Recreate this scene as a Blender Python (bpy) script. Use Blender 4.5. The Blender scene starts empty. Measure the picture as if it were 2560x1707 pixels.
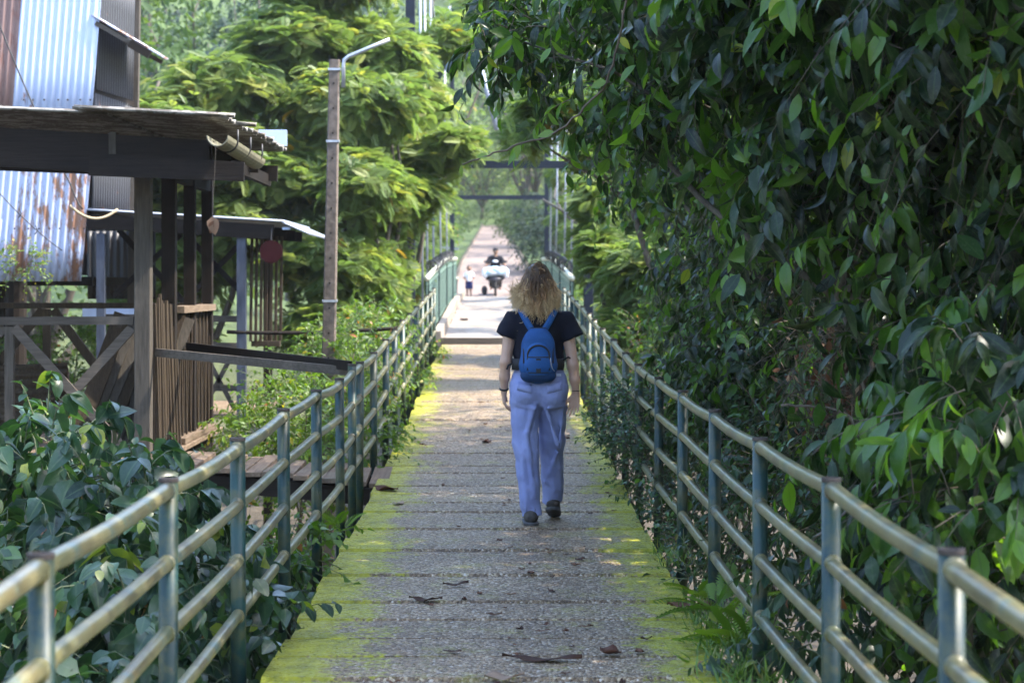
import bpy, math, random
import numpy as np
from mathutils import Vector
R = math.radians
random.seed(7)
rng = np.random.default_rng(11)
sc = bpy.context.scene
COL = sc.collection

# ------------------------------------------------------------------ camera, sky, sun, exposure
cam_d = bpy.data.cameras.new('camera')
cam = bpy.data.objects.new('camera', cam_d)
COL.objects.link(cam)
sc.camera = cam
cam.location = (0, 0, 1.6)
cam.rotation_euler = (R(90), 0, 0)
cam_d.sensor_width = 36.0
cam_d.lens = 70.0
cam_d.shift_x = 0.0123
cam_d.shift_y = -0.057
cam_d.clip_start = 0.05
cam_d.clip_end = 2000
cam_d.dof.use_dof = True
cam_d.dof.focus_distance = 11.4
cam_d.dof.aperture_fstop = 4.0

SUN_EL, SUN_AZ = R(52), R(98)          # azimuth measured from straight ahead (+Y) to the right (+X)
world = bpy.data.worlds.new('World')
sc.world = world
world.use_nodes = True
wn = world.node_tree
sky = wn.nodes.new('ShaderNodeTexSky')
sky.sky_type = 'NISHITA'
sky.sun_disc = False
sky.sun_elevation = SUN_EL
sky.sun_rotation = SUN_AZ
sky.air_density = 1.0
sky.dust_density = 1.5
wn.links.new(sky.outputs[0], wn.nodes['Background'].inputs[0])
wn.nodes['Background'].inputs[1].default_value = 0.15
sun_d = bpy.data.lights.new('sun', 'SUN')
sun_d.energy = 2.0
sun_d.angle = R(0.6)
sun_d.color = (1.0, 0.93, 0.82)
sun = bpy.data.objects.new('sun', sun_d)
COL.objects.link(sun)
to_sun = Vector((math.cos(SUN_EL) * math.sin(SUN_AZ), math.cos(SUN_EL) * math.cos(SUN_AZ), math.sin(SUN_EL)))
sun.rotation_euler = to_sun.to_track_quat('Z', 'Y').to_euler()
sc.view_settings.view_transform = 'Standard'
sc.view_settings.look = 'None'
sc.view_settings.exposure = 2.85
sc.view_settings.gamma = 1.0
sc.cycles.max_bounces = 7
sc.cycles.diffuse_bounces = 4
sc.cycles.glossy_bounces = 3
sc.cycles.transmission_bounces = 4
sc.cycles.use_denoising = True
sc.cycles.sample_clamp_indirect = 6.0

# ------------------------------------------------------------------ objects, parents, tags
ORG = {}                                # world position of every parent

def link(o, parent=None):
    COL.objects.link(o)
    if parent is not None:
        o.parent = parent

def thing(name, label, cat, loc=(0, 0, 0), group=None):
    o = bpy.data.objects.new(name, None)
    COL.objects.link(o)
    o.location = loc
    o.empty_display_size = 0.1
    o['label'] = label
    o['category'] = cat
    if group:
        o['group'] = group
    ORG[o.name] = np.array(loc, float)
    return o

def tag(o, label=None, cat=None, group=None, kind=None):
    for k, v in (('label', label), ('category', cat), ('group', group), ('kind', kind)):
        if v:
            o[k] = v
    return o

def mesh_obj(name, V, F, m, parent=None, smooth=False, attrs=None, loc=None):
    """V (n,3) in world space, F list of index tuples or an int array (n,4)/(n,3) or list of such arrays."""
    V = np.asarray(V, float)
    if parent is not None:
        o0 = ORG[parent.name]
    elif loc is not None:
        o0 = np.array(loc, float)
    else:
        o0 = np.zeros(3)
    Vl = V - o0
    me = bpy.data.meshes.new(name)
    if isinstance(F, np.ndarray):
        F = [F]
    if len(F) and isinstance(F[0], np.ndarray):
        loops = np.concatenate([f.ravel() for f in F]).astype(np.int32)
        tot = np.concatenate([np.full(len(f), f.shape[1]) for f in F]).astype(np.int32)
        start = np.concatenate([[0], np.cumsum(tot)[:-1]]).astype(np.int32)
        me.vertices.add(len(Vl))
        me.vertices.foreach_set('co', Vl.astype(np.float32).ravel())
        me.loops.add(len(loops))
        me.loops.foreach_set('vertex_index', loops)
        me.polygons.add(len(tot))
        me.polygons.foreach_set('loop_start', start)
        me.polygons.foreach_set('loop_total', tot)
        me.update(calc_edges=True)
    else:
        me.from_pydata(Vl.tolist(), [], [tuple(f) for f in F])
    if attrs:
        for k, v in attrs.items():
            a = me.attributes.new(k, 'FLOAT', 'POINT')
            a.data.foreach_set('value', np.asarray(v, np.float32))
    me.validate()
    if smooth:
        me.polygons.foreach_set('use_smooth', np.ones(len(me.polygons), bool))
    ms = m if isinstance(m, (list, tuple)) else [m]
    for mm in ms:
        me.materials.append(mm)
    o = bpy.data.objects.new(name, me)
    link(o, parent)
    if parent is None:
        o.location = tuple(o0)
    ORG[o.name] = o0
    return o

def solidify(o, t):
    md = o.modifiers.new('thickness', 'SOLIDIFY')
    md.thickness = t
    md.offset = 0
    return o

def bevel(o, w, seg=2):
    md = o.modifiers.new('edge', 'BEVEL')
    md.width = w
    md.segments = seg
    md.limit_method = 'ANGLE'
    return o

class MB:
    def __init__(s):
        s.V, s.F, s.A = [], [], []
        s.n = 0
    def add(s, V, F, r=None):
        V = np.asarray(V, float)
        s.V.append(V)
        s.F += [tuple(int(i) + s.n for i in f) for f in F]
        s.A.append(np.full(len(V), random.random() if r is None else r))
        s.n += len(V)
    def box(s, c, size, rz=0.0, rot=None):
        h = np.array(size) / 2
        P = np.array([[x, y, z] for x in (-1, 1) for y in (-1, 1) for z in (-1, 1)], float) * h
        if rot is not None:
            P = P @ np.array(rot).T
        if rz:
            c_, s_ = math.cos(rz), math.sin(rz)
            P = P @ np.array([[c_, -s_, 0], [s_, c_, 0], [0, 0, 1]]).T
        s.add(P + np.array(c, float), [(0, 1, 3, 2), (4, 6, 7, 5), (0, 4, 5, 1), (2, 3, 7, 6), (0, 2, 6, 4), (1, 5, 7, 3)])
    def bar(s, p0, p1, w, h, up=(0, 0, 1)):
        p0, p1 = np.array(p0, float), np.array(p1, float)
        d = p1 - p0
        L = np.linalg.norm(d)
        d /= L
        u = np.array(up, float)
        x = np.cross(d, u)
        if np.linalg.norm(x) < 1e-4:
            x = np.cross(d, (0, 1, 0))
        x /= np.linalg.norm(x)
        z = np.cross(x, d)
        s.box((p0 + p1) / 2, (w, L, h), rot=np.stack([x, d, z], 1))
    def tube(s, pts, r, sides=10, caps=True):
        V, F = tube_geo(pts, r, sides, caps)
        s.add(V, F)
    def quad(s, a, b, c, d):
        s.add([a, b, c, d], [(0, 1, 2, 3)])
    def build(s, name, m, parent=None, smooth=False, loc=None):
        V = np.concatenate(s.V)
        return mesh_obj(name, V, s.F, m, parent, smooth, {'rnd': np.concatenate(s.A)}, loc)

def tube_geo(pts, r, sides=10, caps=True):
    P = np.array(pts, float)
    n = len(P)
    r = np.full(n, r) if np.isscalar(r) else np.array(r, float)
    T = np.gradient(P, axis=0)
    T /= np.linalg.norm(T, axis=1)[:, None] + 1e-9
    up = np.array([0, 0, 1.0]) if abs(T[0, 2]) < 0.9 else np.array([1.0, 0, 0])
    V = []
    for i in range(n):
        x = np.cross(T[i], up)
        x /= np.linalg.norm(x) + 1e-9
        y = np.cross(x, T[i])
        up = y
        a = np.linspace(0, 2 * math.pi, sides, endpoint=False)
        V.append(P[i] + r[i] * (np.cos(a)[:, None] * x + np.sin(a)[:, None] * y))
    V = np.concatenate(V)
    F = []
    for i in range(n - 1):
        for j in range(sides):
            k = (j + 1) % sides
            F.append((i * sides + j, i * sides + k, (i + 1) * sides + k, (i + 1) * sides + j))
    if caps:
        F.append(tuple(range(sides - 1, -1, -1)))
        F.append(tuple((n - 1) * sides + j for j in range(sides)))
    return V, F

def curve(p0, p1, sag, n=12):
    p0, p1 = np.array(p0, float), np.array(p1, float)
    t = np.linspace(0, 1, n)[:, None]
    P = p0 + (p1 - p0) * t
    P[:, 2] -= (sag * 4 * t * (1 - t))[:, 0]
    return P

# ------------------------------------------------------------------ materials
def new_mat(name):
    m = bpy.data.materials.new(name)
    m.use_nodes = True
    nt = m.node_tree
    return m, nt, nt.nodes['Principled BSDF']

def N(nt, t, **kw):
    n = nt.nodes.new(t)
    for k, v in kw.items():
        if k in ('inputs',):
            for i, x in v.items():
                n.inputs[i].default_value = x
        else:
            setattr(n, k, v)
    return n

def ramp(nt, fac, stops, interp='LINEAR'):
    n = nt.nodes.new('ShaderNodeValToRGB')
    n.color_ramp.interpolation = interp
    e = n.color_ramp.elements
    while len(e) > 1:
        e.remove(e[0])
    for i, (p, c) in enumerate(stops):
        el = e[0] if i == 0 else e.new(p)
        el.position = p
        el.color = (*c, 1) if len(c) == 3 else c
    if fac is not None:
        nt.links.new(fac, n.inputs[0])
    return n.outputs[0]

def noise(nt, scale, detail=4, rough=0.55, stretch=None, coord='Object', off=(0, 0, 0)):
    tc = nt.nodes.new('ShaderNodeTexCoord')
    mp = nt.nodes.new('ShaderNodeMapping')
    mp.inputs['Scale'].default_value = stretch or (1, 1, 1)
    mp.inputs['Location'].default_value = off
    nt.links.new(tc.outputs[coord], mp.inputs[0])
    n = nt.nodes.new('ShaderNodeTexNoise')
    n.inputs['Scale'].default_value = scale
    n.inputs['Detail'].default_value = detail
    n.inputs['Roughness'].default_value = rough
    nt.links.new(mp.outputs[0], n.inputs['Vector'])
    return n.outputs['Fac']

def mix(nt, fac, a, b, blend='MIX'):
    n = nt.nodes.new('ShaderNodeMix')
    n.data_type = 'RGBA'
    n.blend_type = blend
    for s, v in ((n.inputs[0], fac), (n.inputs[6], a), (n.inputs[7], b)):
        if hasattr(v, 'links'):
            nt.links.new(v, s)
        elif isinstance(v, (int, float)):
            s.default_value = v
        else:
            s.default_value = (*v, 1)
    return n.outputs[2]

def math_(nt, op, a, b=None, clamp=False):
    n = nt.nodes.new('ShaderNodeMath')
    n.operation = op
    n.use_clamp = clamp
    for i, v in enumerate((a, b)):
        if v is None:
            continue
        if hasattr(v, 'links'):
            nt.links.new(v, n.inputs[i])
        else:
            n.inputs[i].default_value = v
    return n.outputs[0]

def bump(nt, bs, h, strength=0.4, dist=0.01):
    n = nt.nodes.new('ShaderNodeBump')
    n.inputs['Strength'].default_value = strength
    n.inputs['Distance'].default_value = dist
    nt.links.new(h, n.inputs['Height'])
    nt.links.new(n.outputs[0], bs.inputs['Normal'])

def attr(nt, name):
    n = nt.nodes.new('ShaderNodeAttribute')
    n.attribute_name = name
    return n.outputs['Fac']

def simple(name, c1, c2=None, scale=8, rough=0.7, stretch=None, metal=0, b=0.0, bd=0.005, spec=None, coord='Object', rnd=0.0):
    m, nt, bs = new_mat(name)
    f = noise(nt, scale, 5, 0.6, stretch, coord)
    c = ramp(nt, f, [(0.3, c1), (0.7, c2 or c1)])
    if rnd:
        c = mix(nt, rnd, c, ramp(nt, attr(nt, 'rnd'), [(0, (0.35, 0.33, 0.3)), (1, (1.0, 0.97, 0.9))]), 'MULTIPLY')
    nt.links.new(c, bs.inputs['Base Color'])
    bs.inputs['Roughness'].default_value = rough
    bs.inputs['Metallic'].default_value = metal
    if spec is not None:
        bs.inputs['Specular IOR Level'].default_value = spec
    if b:
        bump(nt, bs, f, b, bd)
    return m

def leaf_mat(name, cols, rough=0.42, transl=0.35, tcol=(1.6, 1.7, 0.55), rib=None, spec=0.5, dust=0.0):
    m, nt, bs = new_mat(name)
    a = attr(nt, 'rnd')
    c = ramp(nt, a, cols)
    if rib:
        c = mix(nt, ramp(nt, attr(nt, 'rib'), [(0.0, (0.55,) * 3), (0.14, (0,) * 3)]), c, rib)
    if dust:
        c = mix(nt, ramp(nt, noise(nt, 30, 4, 0.7), [(0.5, (0,) * 3), (0.75, (dust,) * 3)]), c, (0.16, 0.18, 0.16))
    nt.links.new(c, bs.inputs['Base Color'])
    bs.inputs['Roughness'].default_value = rough
    bs.inputs['Specular IOR Level'].default_value = spec
    tr = nt.nodes.new('ShaderNodeBsdfTranslucent')
    nt.links.new(mix(nt, 1.0, c, tcol, 'MULTIPLY'), tr.inputs[0])
    mx = nt.nodes.new('ShaderNodeMixShader')
    mx.inputs[0].default_value = transl
    nt.links.new(bs.outputs[0], mx.inputs[1])
    nt.links.new(tr.outputs[0], mx.inputs[2])
    nt.links.new(mx.outputs[0], nt.nodes['Material Output'].inputs[0])
    return m

def deck_mat(name, moss=True, pale=False):
    m, nt, bs = new_mat(name)
    tc = nt.nodes.new('ShaderNodeTexCoord')
    sep = nt.nodes.new('ShaderNodeSeparateXYZ')
    nt.links.new(tc.outputs['Object'], sep.inputs[0])
    vo = nt.nodes.new('ShaderNodeTexVoronoi')
    vo.inputs['Scale'].default_value = 80
    nt.links.new(tc.outputs['Object'], vo.inputs['Vector'])
    vs = nt.nodes.new('ShaderNodeSeparateColor')
    nt.links.new(vo.outputs['Color'], vs.inputs[0])
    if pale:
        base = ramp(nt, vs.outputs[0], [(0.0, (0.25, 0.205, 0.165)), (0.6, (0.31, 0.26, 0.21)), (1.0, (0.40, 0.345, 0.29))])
    else:
        base = ramp(nt, vs.outputs[0], [(0.0, (0.082, 0.052, 0.028)), (0.45, (0.200, 0.138, 0.078)), (0.80, (0.325, 0.236, 0.142)), (0.93, (0.50, 0.405, 0.275)), (1.0, (0.62, 0.56, 0.48))])
    big = noise(nt, 1.3, 5, 0.6, (1, 0.6, 1))
    base = mix(nt, ramp(nt, big, [(0.35, (0.0,) * 3), (0.7, (0.75,) * 3)]), base, mix(nt, 1.0, base, (0.62, 0.58, 0.54), 'MULTIPLY'))
    base = mix(nt, 0.55, base, ramp(nt, attr(nt, 'rnd'), [(0, (0.72, 0.70, 0.68)), (1, (1.1, 1.08, 1.05))]), 'MULTIPLY')
    h = math_(nt, 'SUBTRACT', 1.0, vo.outputs['Distance'])
    if moss:
        ax = math_(nt, 'ABSOLUTE', sep.outputs[0])
        # left edge mossier than the right one
        side = ramp(nt, math_(nt, 'ADD', math_(nt, 'MULTIPLY', sep.outputs[0], 0.5), 0.5), [(0.45, (0.15,) * 3), (0.55, (0.10,) * 3)])
        n1 = noise(nt, 2.2, 5, 0.65, (1.2, 1.0, 1))
        n2 = noise(nt, 24, 5, 0.7)
        t = math_(nt, 'ADD', math_(nt, 'ADD', ax, side), math_(nt, 'MULTIPLY', math_(nt, 'SUBTRACT', n1, 0.5), 0.95))
        t = math_(nt, 'ADD', t, math_(nt, 'MULTIPLY', math_(nt, 'SUBTRACT', n2, 0.5), 1.0))
        t = math_(nt, 'SUBTRACT', t, math_(nt, 'MULTIPLY', math_(nt, 'MAXIMUM', math_(nt, 'SUBTRACT', sep.outputs[1], 10.5), 0.0), 0.012))
        mf = ramp(nt, t, [(0.72, (0,) * 3), (0.83, (0.85,) * 3), (0.96, (1,) * 3)])
        n3 = noise(nt, 3.1, 5, 0.7, (1, 1, 1), off=(3, 7, 1))
        mf2 = ramp(nt, math_(nt, 'ADD', n3, math_(nt, 'MULTIPLY', n2, 0.5)), [(0.80, (0,) * 3), (0.95, (0.42,) * 3)])
        mf = math_(nt, 'MAXIMUM', mf, mf2)
        mc = ramp(nt, noise(nt, 9, 5, 0.7), [(0.3, (0.125, 0.135, 0.006)), (0.5, (0.29, 0.285, 0.008)), (0.75, (0.44, 0.42, 0.018))])
        base = mix(nt, mf, base, mc)
    nt.links.new(base, bs.inputs['Base Color'])
    r = ramp(nt, vs.outputs[1], [(0.0, (0.8,) * 3), (0.6, (0.55,) * 3), (1.0, (0.22,) * 3)])
    nt.links.new(r, bs.inputs['Roughness'])
    hh = math_(nt, 'ADD', h, math_(nt, 'MULTIPLY', vs.outputs[2], 0.7))
    if moss:
        hh = math_(nt, 'ADD', math_(nt, 'MULTIPLY', hh, math_(nt, 'SUBTRACT', 1.0, math_(nt, 'MULTIPLY', mf, .8))), math_(nt, 'MULTIPLY', math_(nt, 'MULTIPLY', mf, noise(nt, 45, 4, .7)), 2.0))
    bump(nt, bs, hh, 0.75 if not pale else 0.2, 0.012)
    return m

def pipe_mat(name, rail):
    m, nt, bs = new_mat(name)
    n1 = noise(nt, 7, 6, 0.7)
    n2 = noise(nt, 40, 4, 0.7)
    n3 = noise(nt, 3, 3, 0.5, off=(4, 2, 9))
    s = math_(nt, 'ADD', n1, math_(nt, 'MULTIPLY', n2, 0.25))
    if rail:
        c = ramp(nt, n3, [(0.3, (0.095, 0.096, 0.042)), (0.5, (0.180, 0.160, 0.080)), (0.62, (0.10, 0.085, 0.044)), (0.8, (0.155, 0.130, 0.066))])
        c = mix(nt, ramp(nt, s, [(0.66, (0,) * 3), (0.80, (0.75,) * 3)]), c, (0.055, 0.115, 0.115))
        c = mix(nt, ramp(nt, n2, [(0.62, (0,) * 3), (0.75, (0.5,) * 3)]), c, (0.50, 0.50, 0.40))
        bs.inputs['Roughness'].default_value = 0.30
    else:
        c = ramp(nt, n3, [(0.3, (0.004, 0.027, 0.032)), (0.6, (0.006, 0.042, 0.040)), (0.8, (0.022, 0.048, 0.028))])
        c = mix(nt, ramp(nt, s, [(0.56, (0,) * 3), (0.72, (0.8,) * 3)]), c, (0.065, 0.072, 0.032))
        c = mix(nt, ramp(nt, n2, [(0.64, (0,) * 3), (0.72, (0.8,) * 3)]), c, (0.09, 0.05, 0.03))
        bs.inputs['Roughness'].default_value = 0.45
    nt.links.new(c, bs.inputs['Base Color'])
    bump(nt, bs, s, 0.25, 0.004)
    return m

def wood_mat(name, c1, c2, axis='z', rough=0.8, rnd=0.5):
    st = {'x': (1.2, 16, 16), 'y': (16, 1.2, 16), 'z': (16, 16, 1.2)}[axis]
    m, nt, bs = new_mat(name)
    f = noise(nt, 3, 6, 0.65, st)
    g = noise(nt, 2.2, 4, 0.6)
    c = ramp(nt, f, [(0.25, c1), (0.75, c2)])
    c = mix(nt, ramp(nt, g, [(0.55, (0,) * 3), (0.75, (0.5,) * 3)]), c, tuple(min(x * 1.5, .3) for x in c2))
    c = mix(nt, rnd, c, ramp(nt, attr(nt, 'rnd'), [(0, (0.45, 0.43, 0.4)), (1, (1.05, 1.0, 0.95))]), 'MULTIPLY')
    nt.links.new(c, bs.inputs['Base Color'])
    bs.inputs['Roughness'].default_value = rough
    bs.inputs['Specular IOR Level'].default_value = 0.15
    bump(nt, bs, f, 0.5, 0.006)
    return m

def sheet_mat(name, base, rust_amt, rust_cols=((0.16, 0.06, 0.03), (0.30, 0.13, 0.07)), rough=0.45):
    m, nt, bs = new_mat(name)
    n1 = noise(nt, 1.6, 6, 0.7, (2.2, 2.2, 0.8))
    n2 = noise(nt, 9, 5, 0.7, (1.5, 1.5, 0.5))
    s = math_(nt, 'ADD', n1, math_(nt, 'MULTIPLY', n2, 0.35))
    lo = 0.95 - rust_amt * 0.45
    c = mix(nt, ramp(nt, s, [(lo, (0,) * 3), (lo + 0.08, (1,) * 3)]), mix(nt, ramp(nt, n2, [(0.4, (0,) * 3), (0.7, (0.4,) * 3)]), base, tuple(x * 0.7 for x in base)), ramp(nt, n2, [(0.35, rust_cols[0]), (0.7, rust_cols[1])]))
    nt.links.new(c, bs.inputs['Base Color'])
    bs.inputs['Roughness'].default_value = rough
    bs.inputs['Metallic'].default_value = 0.0
    return m

M = {}
M['deck'] = deck_mat('mossy aggregate concrete')
M['deck_pale'] = deck_mat('pale concrete', moss=False, pale=True)  # lighter boards of the main span, without moss
M['path'] = simple('pinkish concrete path', (0.15, 0.112, 0.095), (0.22, 0.17, 0.145), 0.9, 0.85, b=0.2)
M['rail'] = pipe_mat('worn cream rail pipe', True)
M['post'] = pipe_mat('teal painted post pipe', False)
M['post_cap'] = simple('rusty pipe end', (0.030, 0.024, 0.022), (0.08, 0.058, 0.046), 30, 0.8)
M['wood_grey'] = wood_mat('weathered grey timber', (0.042, 0.037, 0.031), (0.115, 0.102, 0.086))
M['wood_grey_x'] = wood_mat('weathered grey timber lengthwise', (0.055, 0.047, 0.040), (0.145, 0.125, 0.105), 'x')
M['wood_brown'] = wood_mat('brown timber boards', (0.026, 0.019, 0.013), (0.085, 0.064, 0.043))
M['wood_dark'] = wood_mat('dark stained timber', (0.009, 0.007, 0.006), (0.026, 0.020, 0.016))
M['wood_dark_x'] = wood_mat('dark stained beam', (0.009, 0.007, 0.006), (0.026, 0.020, 0.016), 'x')
M['plank'] = wood_mat('walkway planks', (0.11, 0.080, 0.055), (0.27, 0.205, 0.150), 'y')
M['blue_post'] = simple('blue grey painted post', (0.030, 0.036, 0.055), (0.065, 0.078, 0.112), 7, 0.6, stretch=(3, 3, .6))
M['tin_white'] = sheet_mat('pale galvanised sheet', (0.50, 0.58, 0.78), 0.28, rough=.6)
M['tin_stain'] = sheet_mat('rust stained galvanised sheet', (0.46, 0.52, 0.68), 0.62, ((0.18, 0.085, 0.05), (0.33, 0.18, 0.11)))
M['tin_rust'] = sheet_mat('rusted sheet', (0.24, 0.15, 0.13), 0.6, ((0.13, 0.055, 0.045), (0.24, 0.12, 0.09)), 0.75)
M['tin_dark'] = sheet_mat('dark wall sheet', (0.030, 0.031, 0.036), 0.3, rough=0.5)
M['roof_tin'] = sheet_mat('mossy roof sheet', (0.24, 0.23, 0.21), 0.75, ((0.05, 0.045, 0.03), (0.12, 0.10, 0.08)), 0.6)
M['roof_blue'] = sheet_mat('galvanised roof sheet', (0.27, 0.30, 0.37), 0.3)
M['gutter'] = simple('old plastic gutter', (0.13, 0.12, 0.075), (0.24, 0.225, 0.155), 9, 0.55)
M['steel_gal'] = simple('galvanised steel', (0.34, 0.36, 0.40), (0.46, 0.48, 0.52), 20, 0.4, metal=0.5)
M['pole'] = simple('pitted concrete pole', (0.085, 0.066, 0.052), (0.175, 0.14, 0.115), 16, 0.9, b=0.6, bd=0.01)
M['tower'] = simple('dark blue tower paint', (0.006, 0.009, 0.016), (0.012, 0.018, 0.032), 8, 0.6, spec=.2)
M['brace'] = simple('dark green brace paint', (0.012, 0.022, 0.024), (0.026, 0.042, 0.044), 8, 0.6, spec=.2)
M['hanger'] = simple('hanger steel', (0.26, 0.28, 0.36), (0.40, 0.42, 0.50), 14, 0.5, metal=0.2)
M['panel_green'] = simple('grey green panel paint', (0.10, 0.17, 0.15), (0.17, 0.25, 0.20), 6, 0.5)
M['rail_cream'] = simple('cream top rail paint', (0.45, 0.45, 0.33), (0.58, 0.58, 0.47), 9, 0.45)
M['kerb'] = simple('stained concrete kerb', (0.20, 0.16, 0.12), (0.36, 0.31, 0.26), 5, 0.9)
M['soil'] = simple('leaf strewn soil', (0.028, 0.022, 0.014), (0.08, 0.06, 0.036), 2.0, 0.95, b=0.5, bd=0.05)
def ground_mat():
    m, nt, bs = new_mat('soil and undergrowth')
    tc = nt.nodes.new('ShaderNodeTexCoord')
    sep = nt.nodes.new('ShaderNodeSeparateXYZ')
    nt.links.new(tc.outputs['Object'], sep.inputs[0])
    n1, n2 = noise(nt, 2.0, 6, 0.65), noise(nt, 0.5, 4, 0.6)
    soil = ramp(nt, n1, [(0.3, (0.028, 0.022, 0.014)), (0.7, (0.08, 0.06, 0.036))])
    grass = ramp(nt, math_(nt, 'ADD', math_(nt, 'MULTIPLY', n1, .6), math_(nt, 'MULTIPLY', n2, .4)), [(0.3, (0.022, 0.040, 0.014)), (0.5, (0.05, 0.085, 0.022)), (0.7, (0.10, 0.13, 0.035))])
    f = ramp(nt, math_(nt, 'ADD', math_(nt, 'MULTIPLY', sep.outputs[1], 0.01), math_(nt, 'MULTIPLY', n2, .15)), [(0.55, (0,) * 3), (0.68, (1,) * 3)])
    nt.links.new(mix(nt, f, soil, grass), bs.inputs['Base Color'])
    bs.inputs['Roughness'].default_value = 0.95
    bump(nt, bs, n1, 0.6, 0.15)
    return m
M['soil'] = ground_mat()
M['bark'] = wood_mat('tree bark', (0.05, 0.042, 0.034), (0.13, 0.115, 0.095), 'z', 0.9, 0.2)
M['twig'] = simple('brown twigs', (0.05, 0.036, 0.024), (0.13, 0.10, 0.07), 9, 0.85)
M['twig_grey'] = simple('grey dry vine stems', (0.12, 0.10, 0.085), (0.24, 0.21, 0.18), 9, 0.85)
M['stem_green'] = simple('green stems', (0.06, 0.08, 0.03), (0.13, 0.14, 0.07), 9, 0.6)
M['dead_leaf'] = leaf_mat('dead leaf', [(0, (0.035, 0.018, 0.012)), (0.4, (0.10, 0.045, 0.028)), (0.75, (0.17, 0.085, 0.05)), (1, (0.32, 0.24, 0.17))], 0.75, 0.12, (1.3, 1.0, .7), spec=0.2)
M['black'] = simple('black webbing', (0.006, 0.006, 0.008), (0.014, 0.014, 0.017), 60, 0.75)
M['red_sign'] = simple('dull red paint', (0.022, 0.002, 0.003), (0.036, 0.004, 0.005), 6, 0.7, spec=.15)
M['wire'] = simple('black cable', (0.012, 0.012, 0.014), (0.02, 0.02, 0.022), 5, 0.6)
M['rope'] = simple('frayed straw rope', (0.26, 0.20, 0.12), (0.42, 0.34, 0.22), 60, 0.9)

L_DARK = [(0, (0.005, 0.013, 0.006)), (0.4, (0.009, 0.024, 0.009)), (0.62, (0.018, 0.050, 0.010)), (0.82, (0.045, 0.115, 0.014)), (0.98, (0.10, 0.20, 0.022)), (1, (0.20, 0.24, 0.025))]
L_SMALL = [(0, (0.010, 0.030, 0.014)), (0.5, (0.024, 0.062, 0.026)), (0.85, (0.050, 0.115, 0.034)), (0.96, (0.07, 0.15, 0.03)), (1, (0.14, 0.12, 0.03))]
L_BLUE = [(0, (0.009, 0.026, 0.016)), (0.5, (0.024, 0.058, 0.032)), (0.85, (0.045, 0.095, 0.040)), (0.95, (0.09, 0.17, 0.035)), (0.985, (0.28, 0.25, 0.03)), (1, (0.26, 0.09, 0.04))]
L_FEATHER = [(0, (0.062, 0.112, 0.036)), (0.45, (0.105, 0.165, 0.046)), (0.8, (0.150, 0.205, 0.056)), (0.965, (0.215, 0.25, 0.06)), (0.985, (0.30, 0.26, 0.04)), (1, (0.34, 0.22, 0.03))]
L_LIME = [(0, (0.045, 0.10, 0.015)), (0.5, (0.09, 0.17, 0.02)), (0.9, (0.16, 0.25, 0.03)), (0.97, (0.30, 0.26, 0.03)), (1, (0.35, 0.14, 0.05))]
L_FAR = [(0, (0.022, 0.045, 0.022)), (0.5, (0.045, 0.082, 0.032)), (1, (0.085, 0.135, 0.045))]
L_FARDARK = [(0, (0.012, 0.026, 0.022)), (0.5, (0.022, 0.045, 0.034)), (1, (0.05, 0.08, 0.05))]
M['leaf_dark'] = leaf_mat('glossy dark leaf', L_DARK, 0.34, 0.34, (2.6, 2.6, 0.5), rib=(0.05, 0.10, 0.03), spec=0.4, dust=0.3)
M['leaf_small'] = leaf_mat('small shrub leaf', L_SMALL, 0.36, 0.25, (2.0, 2.4, 0.6))
M['leaf_blue'] = leaf_mat('smooth blue green leaf', L_BLUE, 0.30, 0.25, (2.2, 2.6, 0.6), rib=(0.09, 0.14, 0.07), dust=0.2)
M['leaf_feather'] = leaf_mat('feathery leaflet', L_FEATHER, 0.5, 0.5, (1.45, 1.5, 0.9), spec=0.4)
M['leaf_lime'] = leaf_mat('lime green leaf', L_LIME, 0.45, 0.42, (1.8, 1.8, 0.5))
M['leaf_far'] = leaf_mat('far forest leaf', L_FAR, 0.6, 0.35, (1.7, 1.7, 0.6), spec=0.2)
M['leaf_fardark'] = leaf_mat('far dark leaf', L_FARDARK, 0.6, 0.2, (1.6, 1.7, 0.8), spec=0.3)
M['fern'] = leaf_mat('fern leaflet', [(0, (0.08, 0.16, 0.015)), (1, (0.20, 0.30, 0.03))], 0.5, 0.4, (1.5, 1.6, 0.5))
M['grass'] = leaf_mat('grass blade', [(0, (0.05, 0.11, 0.015)), (0.8, (0.12, 0.20, 0.03)), (1, (0.25, 0.22, 0.08))], 0.5, 0.35, (1.5, 1.6, 0.5))
#--CHUNK1

# ------------------------------------------------------------------ foliage generators
def leaf_tmpl(n=4, w=0.42, droop=0.22, fold=0.16, peak=0.42, tip=1.0):
    """A leaf of unit length along +Y, upper side +Z, folded along its midrib, drooping at the tip."""
    t = np.linspace(0, 1, n + 1)
    e = math.log(0.5) / math.log(peak)
    prof = np.sin(math.pi * t ** e) ** tip
    prof[-1] = 0
    V, rib = [], []
    sp, le, ri = [], [], []
    for i in range(n + 1):
        y = t[i] * (1 - 0.25 * droop * t[i])
        z = -droop * t[i] ** 2
        sp.append(len(V)); V.append((0, y, z)); rib.append(0)
        if 0 < i < n:
            h = prof[i] * w / 2
            le.append(len(V)); V.append((-h, y, z + fold * h * 2)); rib.append(1)
            ri.append(len(V)); V.append((h, y, z + fold * h * 2)); rib.append(1)
    T, Q = [], []
    for i in range(n):
        for sd, s in ((le, 1), (ri, -1)):
            if i == 0:
                f = (sp[0], sp[1], sd[0]); T.append(f if s > 0 else f[::-1])
            elif i == n - 1:
                f = (sp[i], sp[n], sd[i - 1]); T.append(f if s > 0 else f[::-1])
            else:
                f = (sp[i], sp[i + 1], sd[i], sd[i - 1]); Q.append(f if s > 0 else f[::-1])
    return np.array(V, float), np.array(T, int).reshape(-1, 3), np.array(Q, int).reshape(-1, 4), np.array(rib, float)

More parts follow.
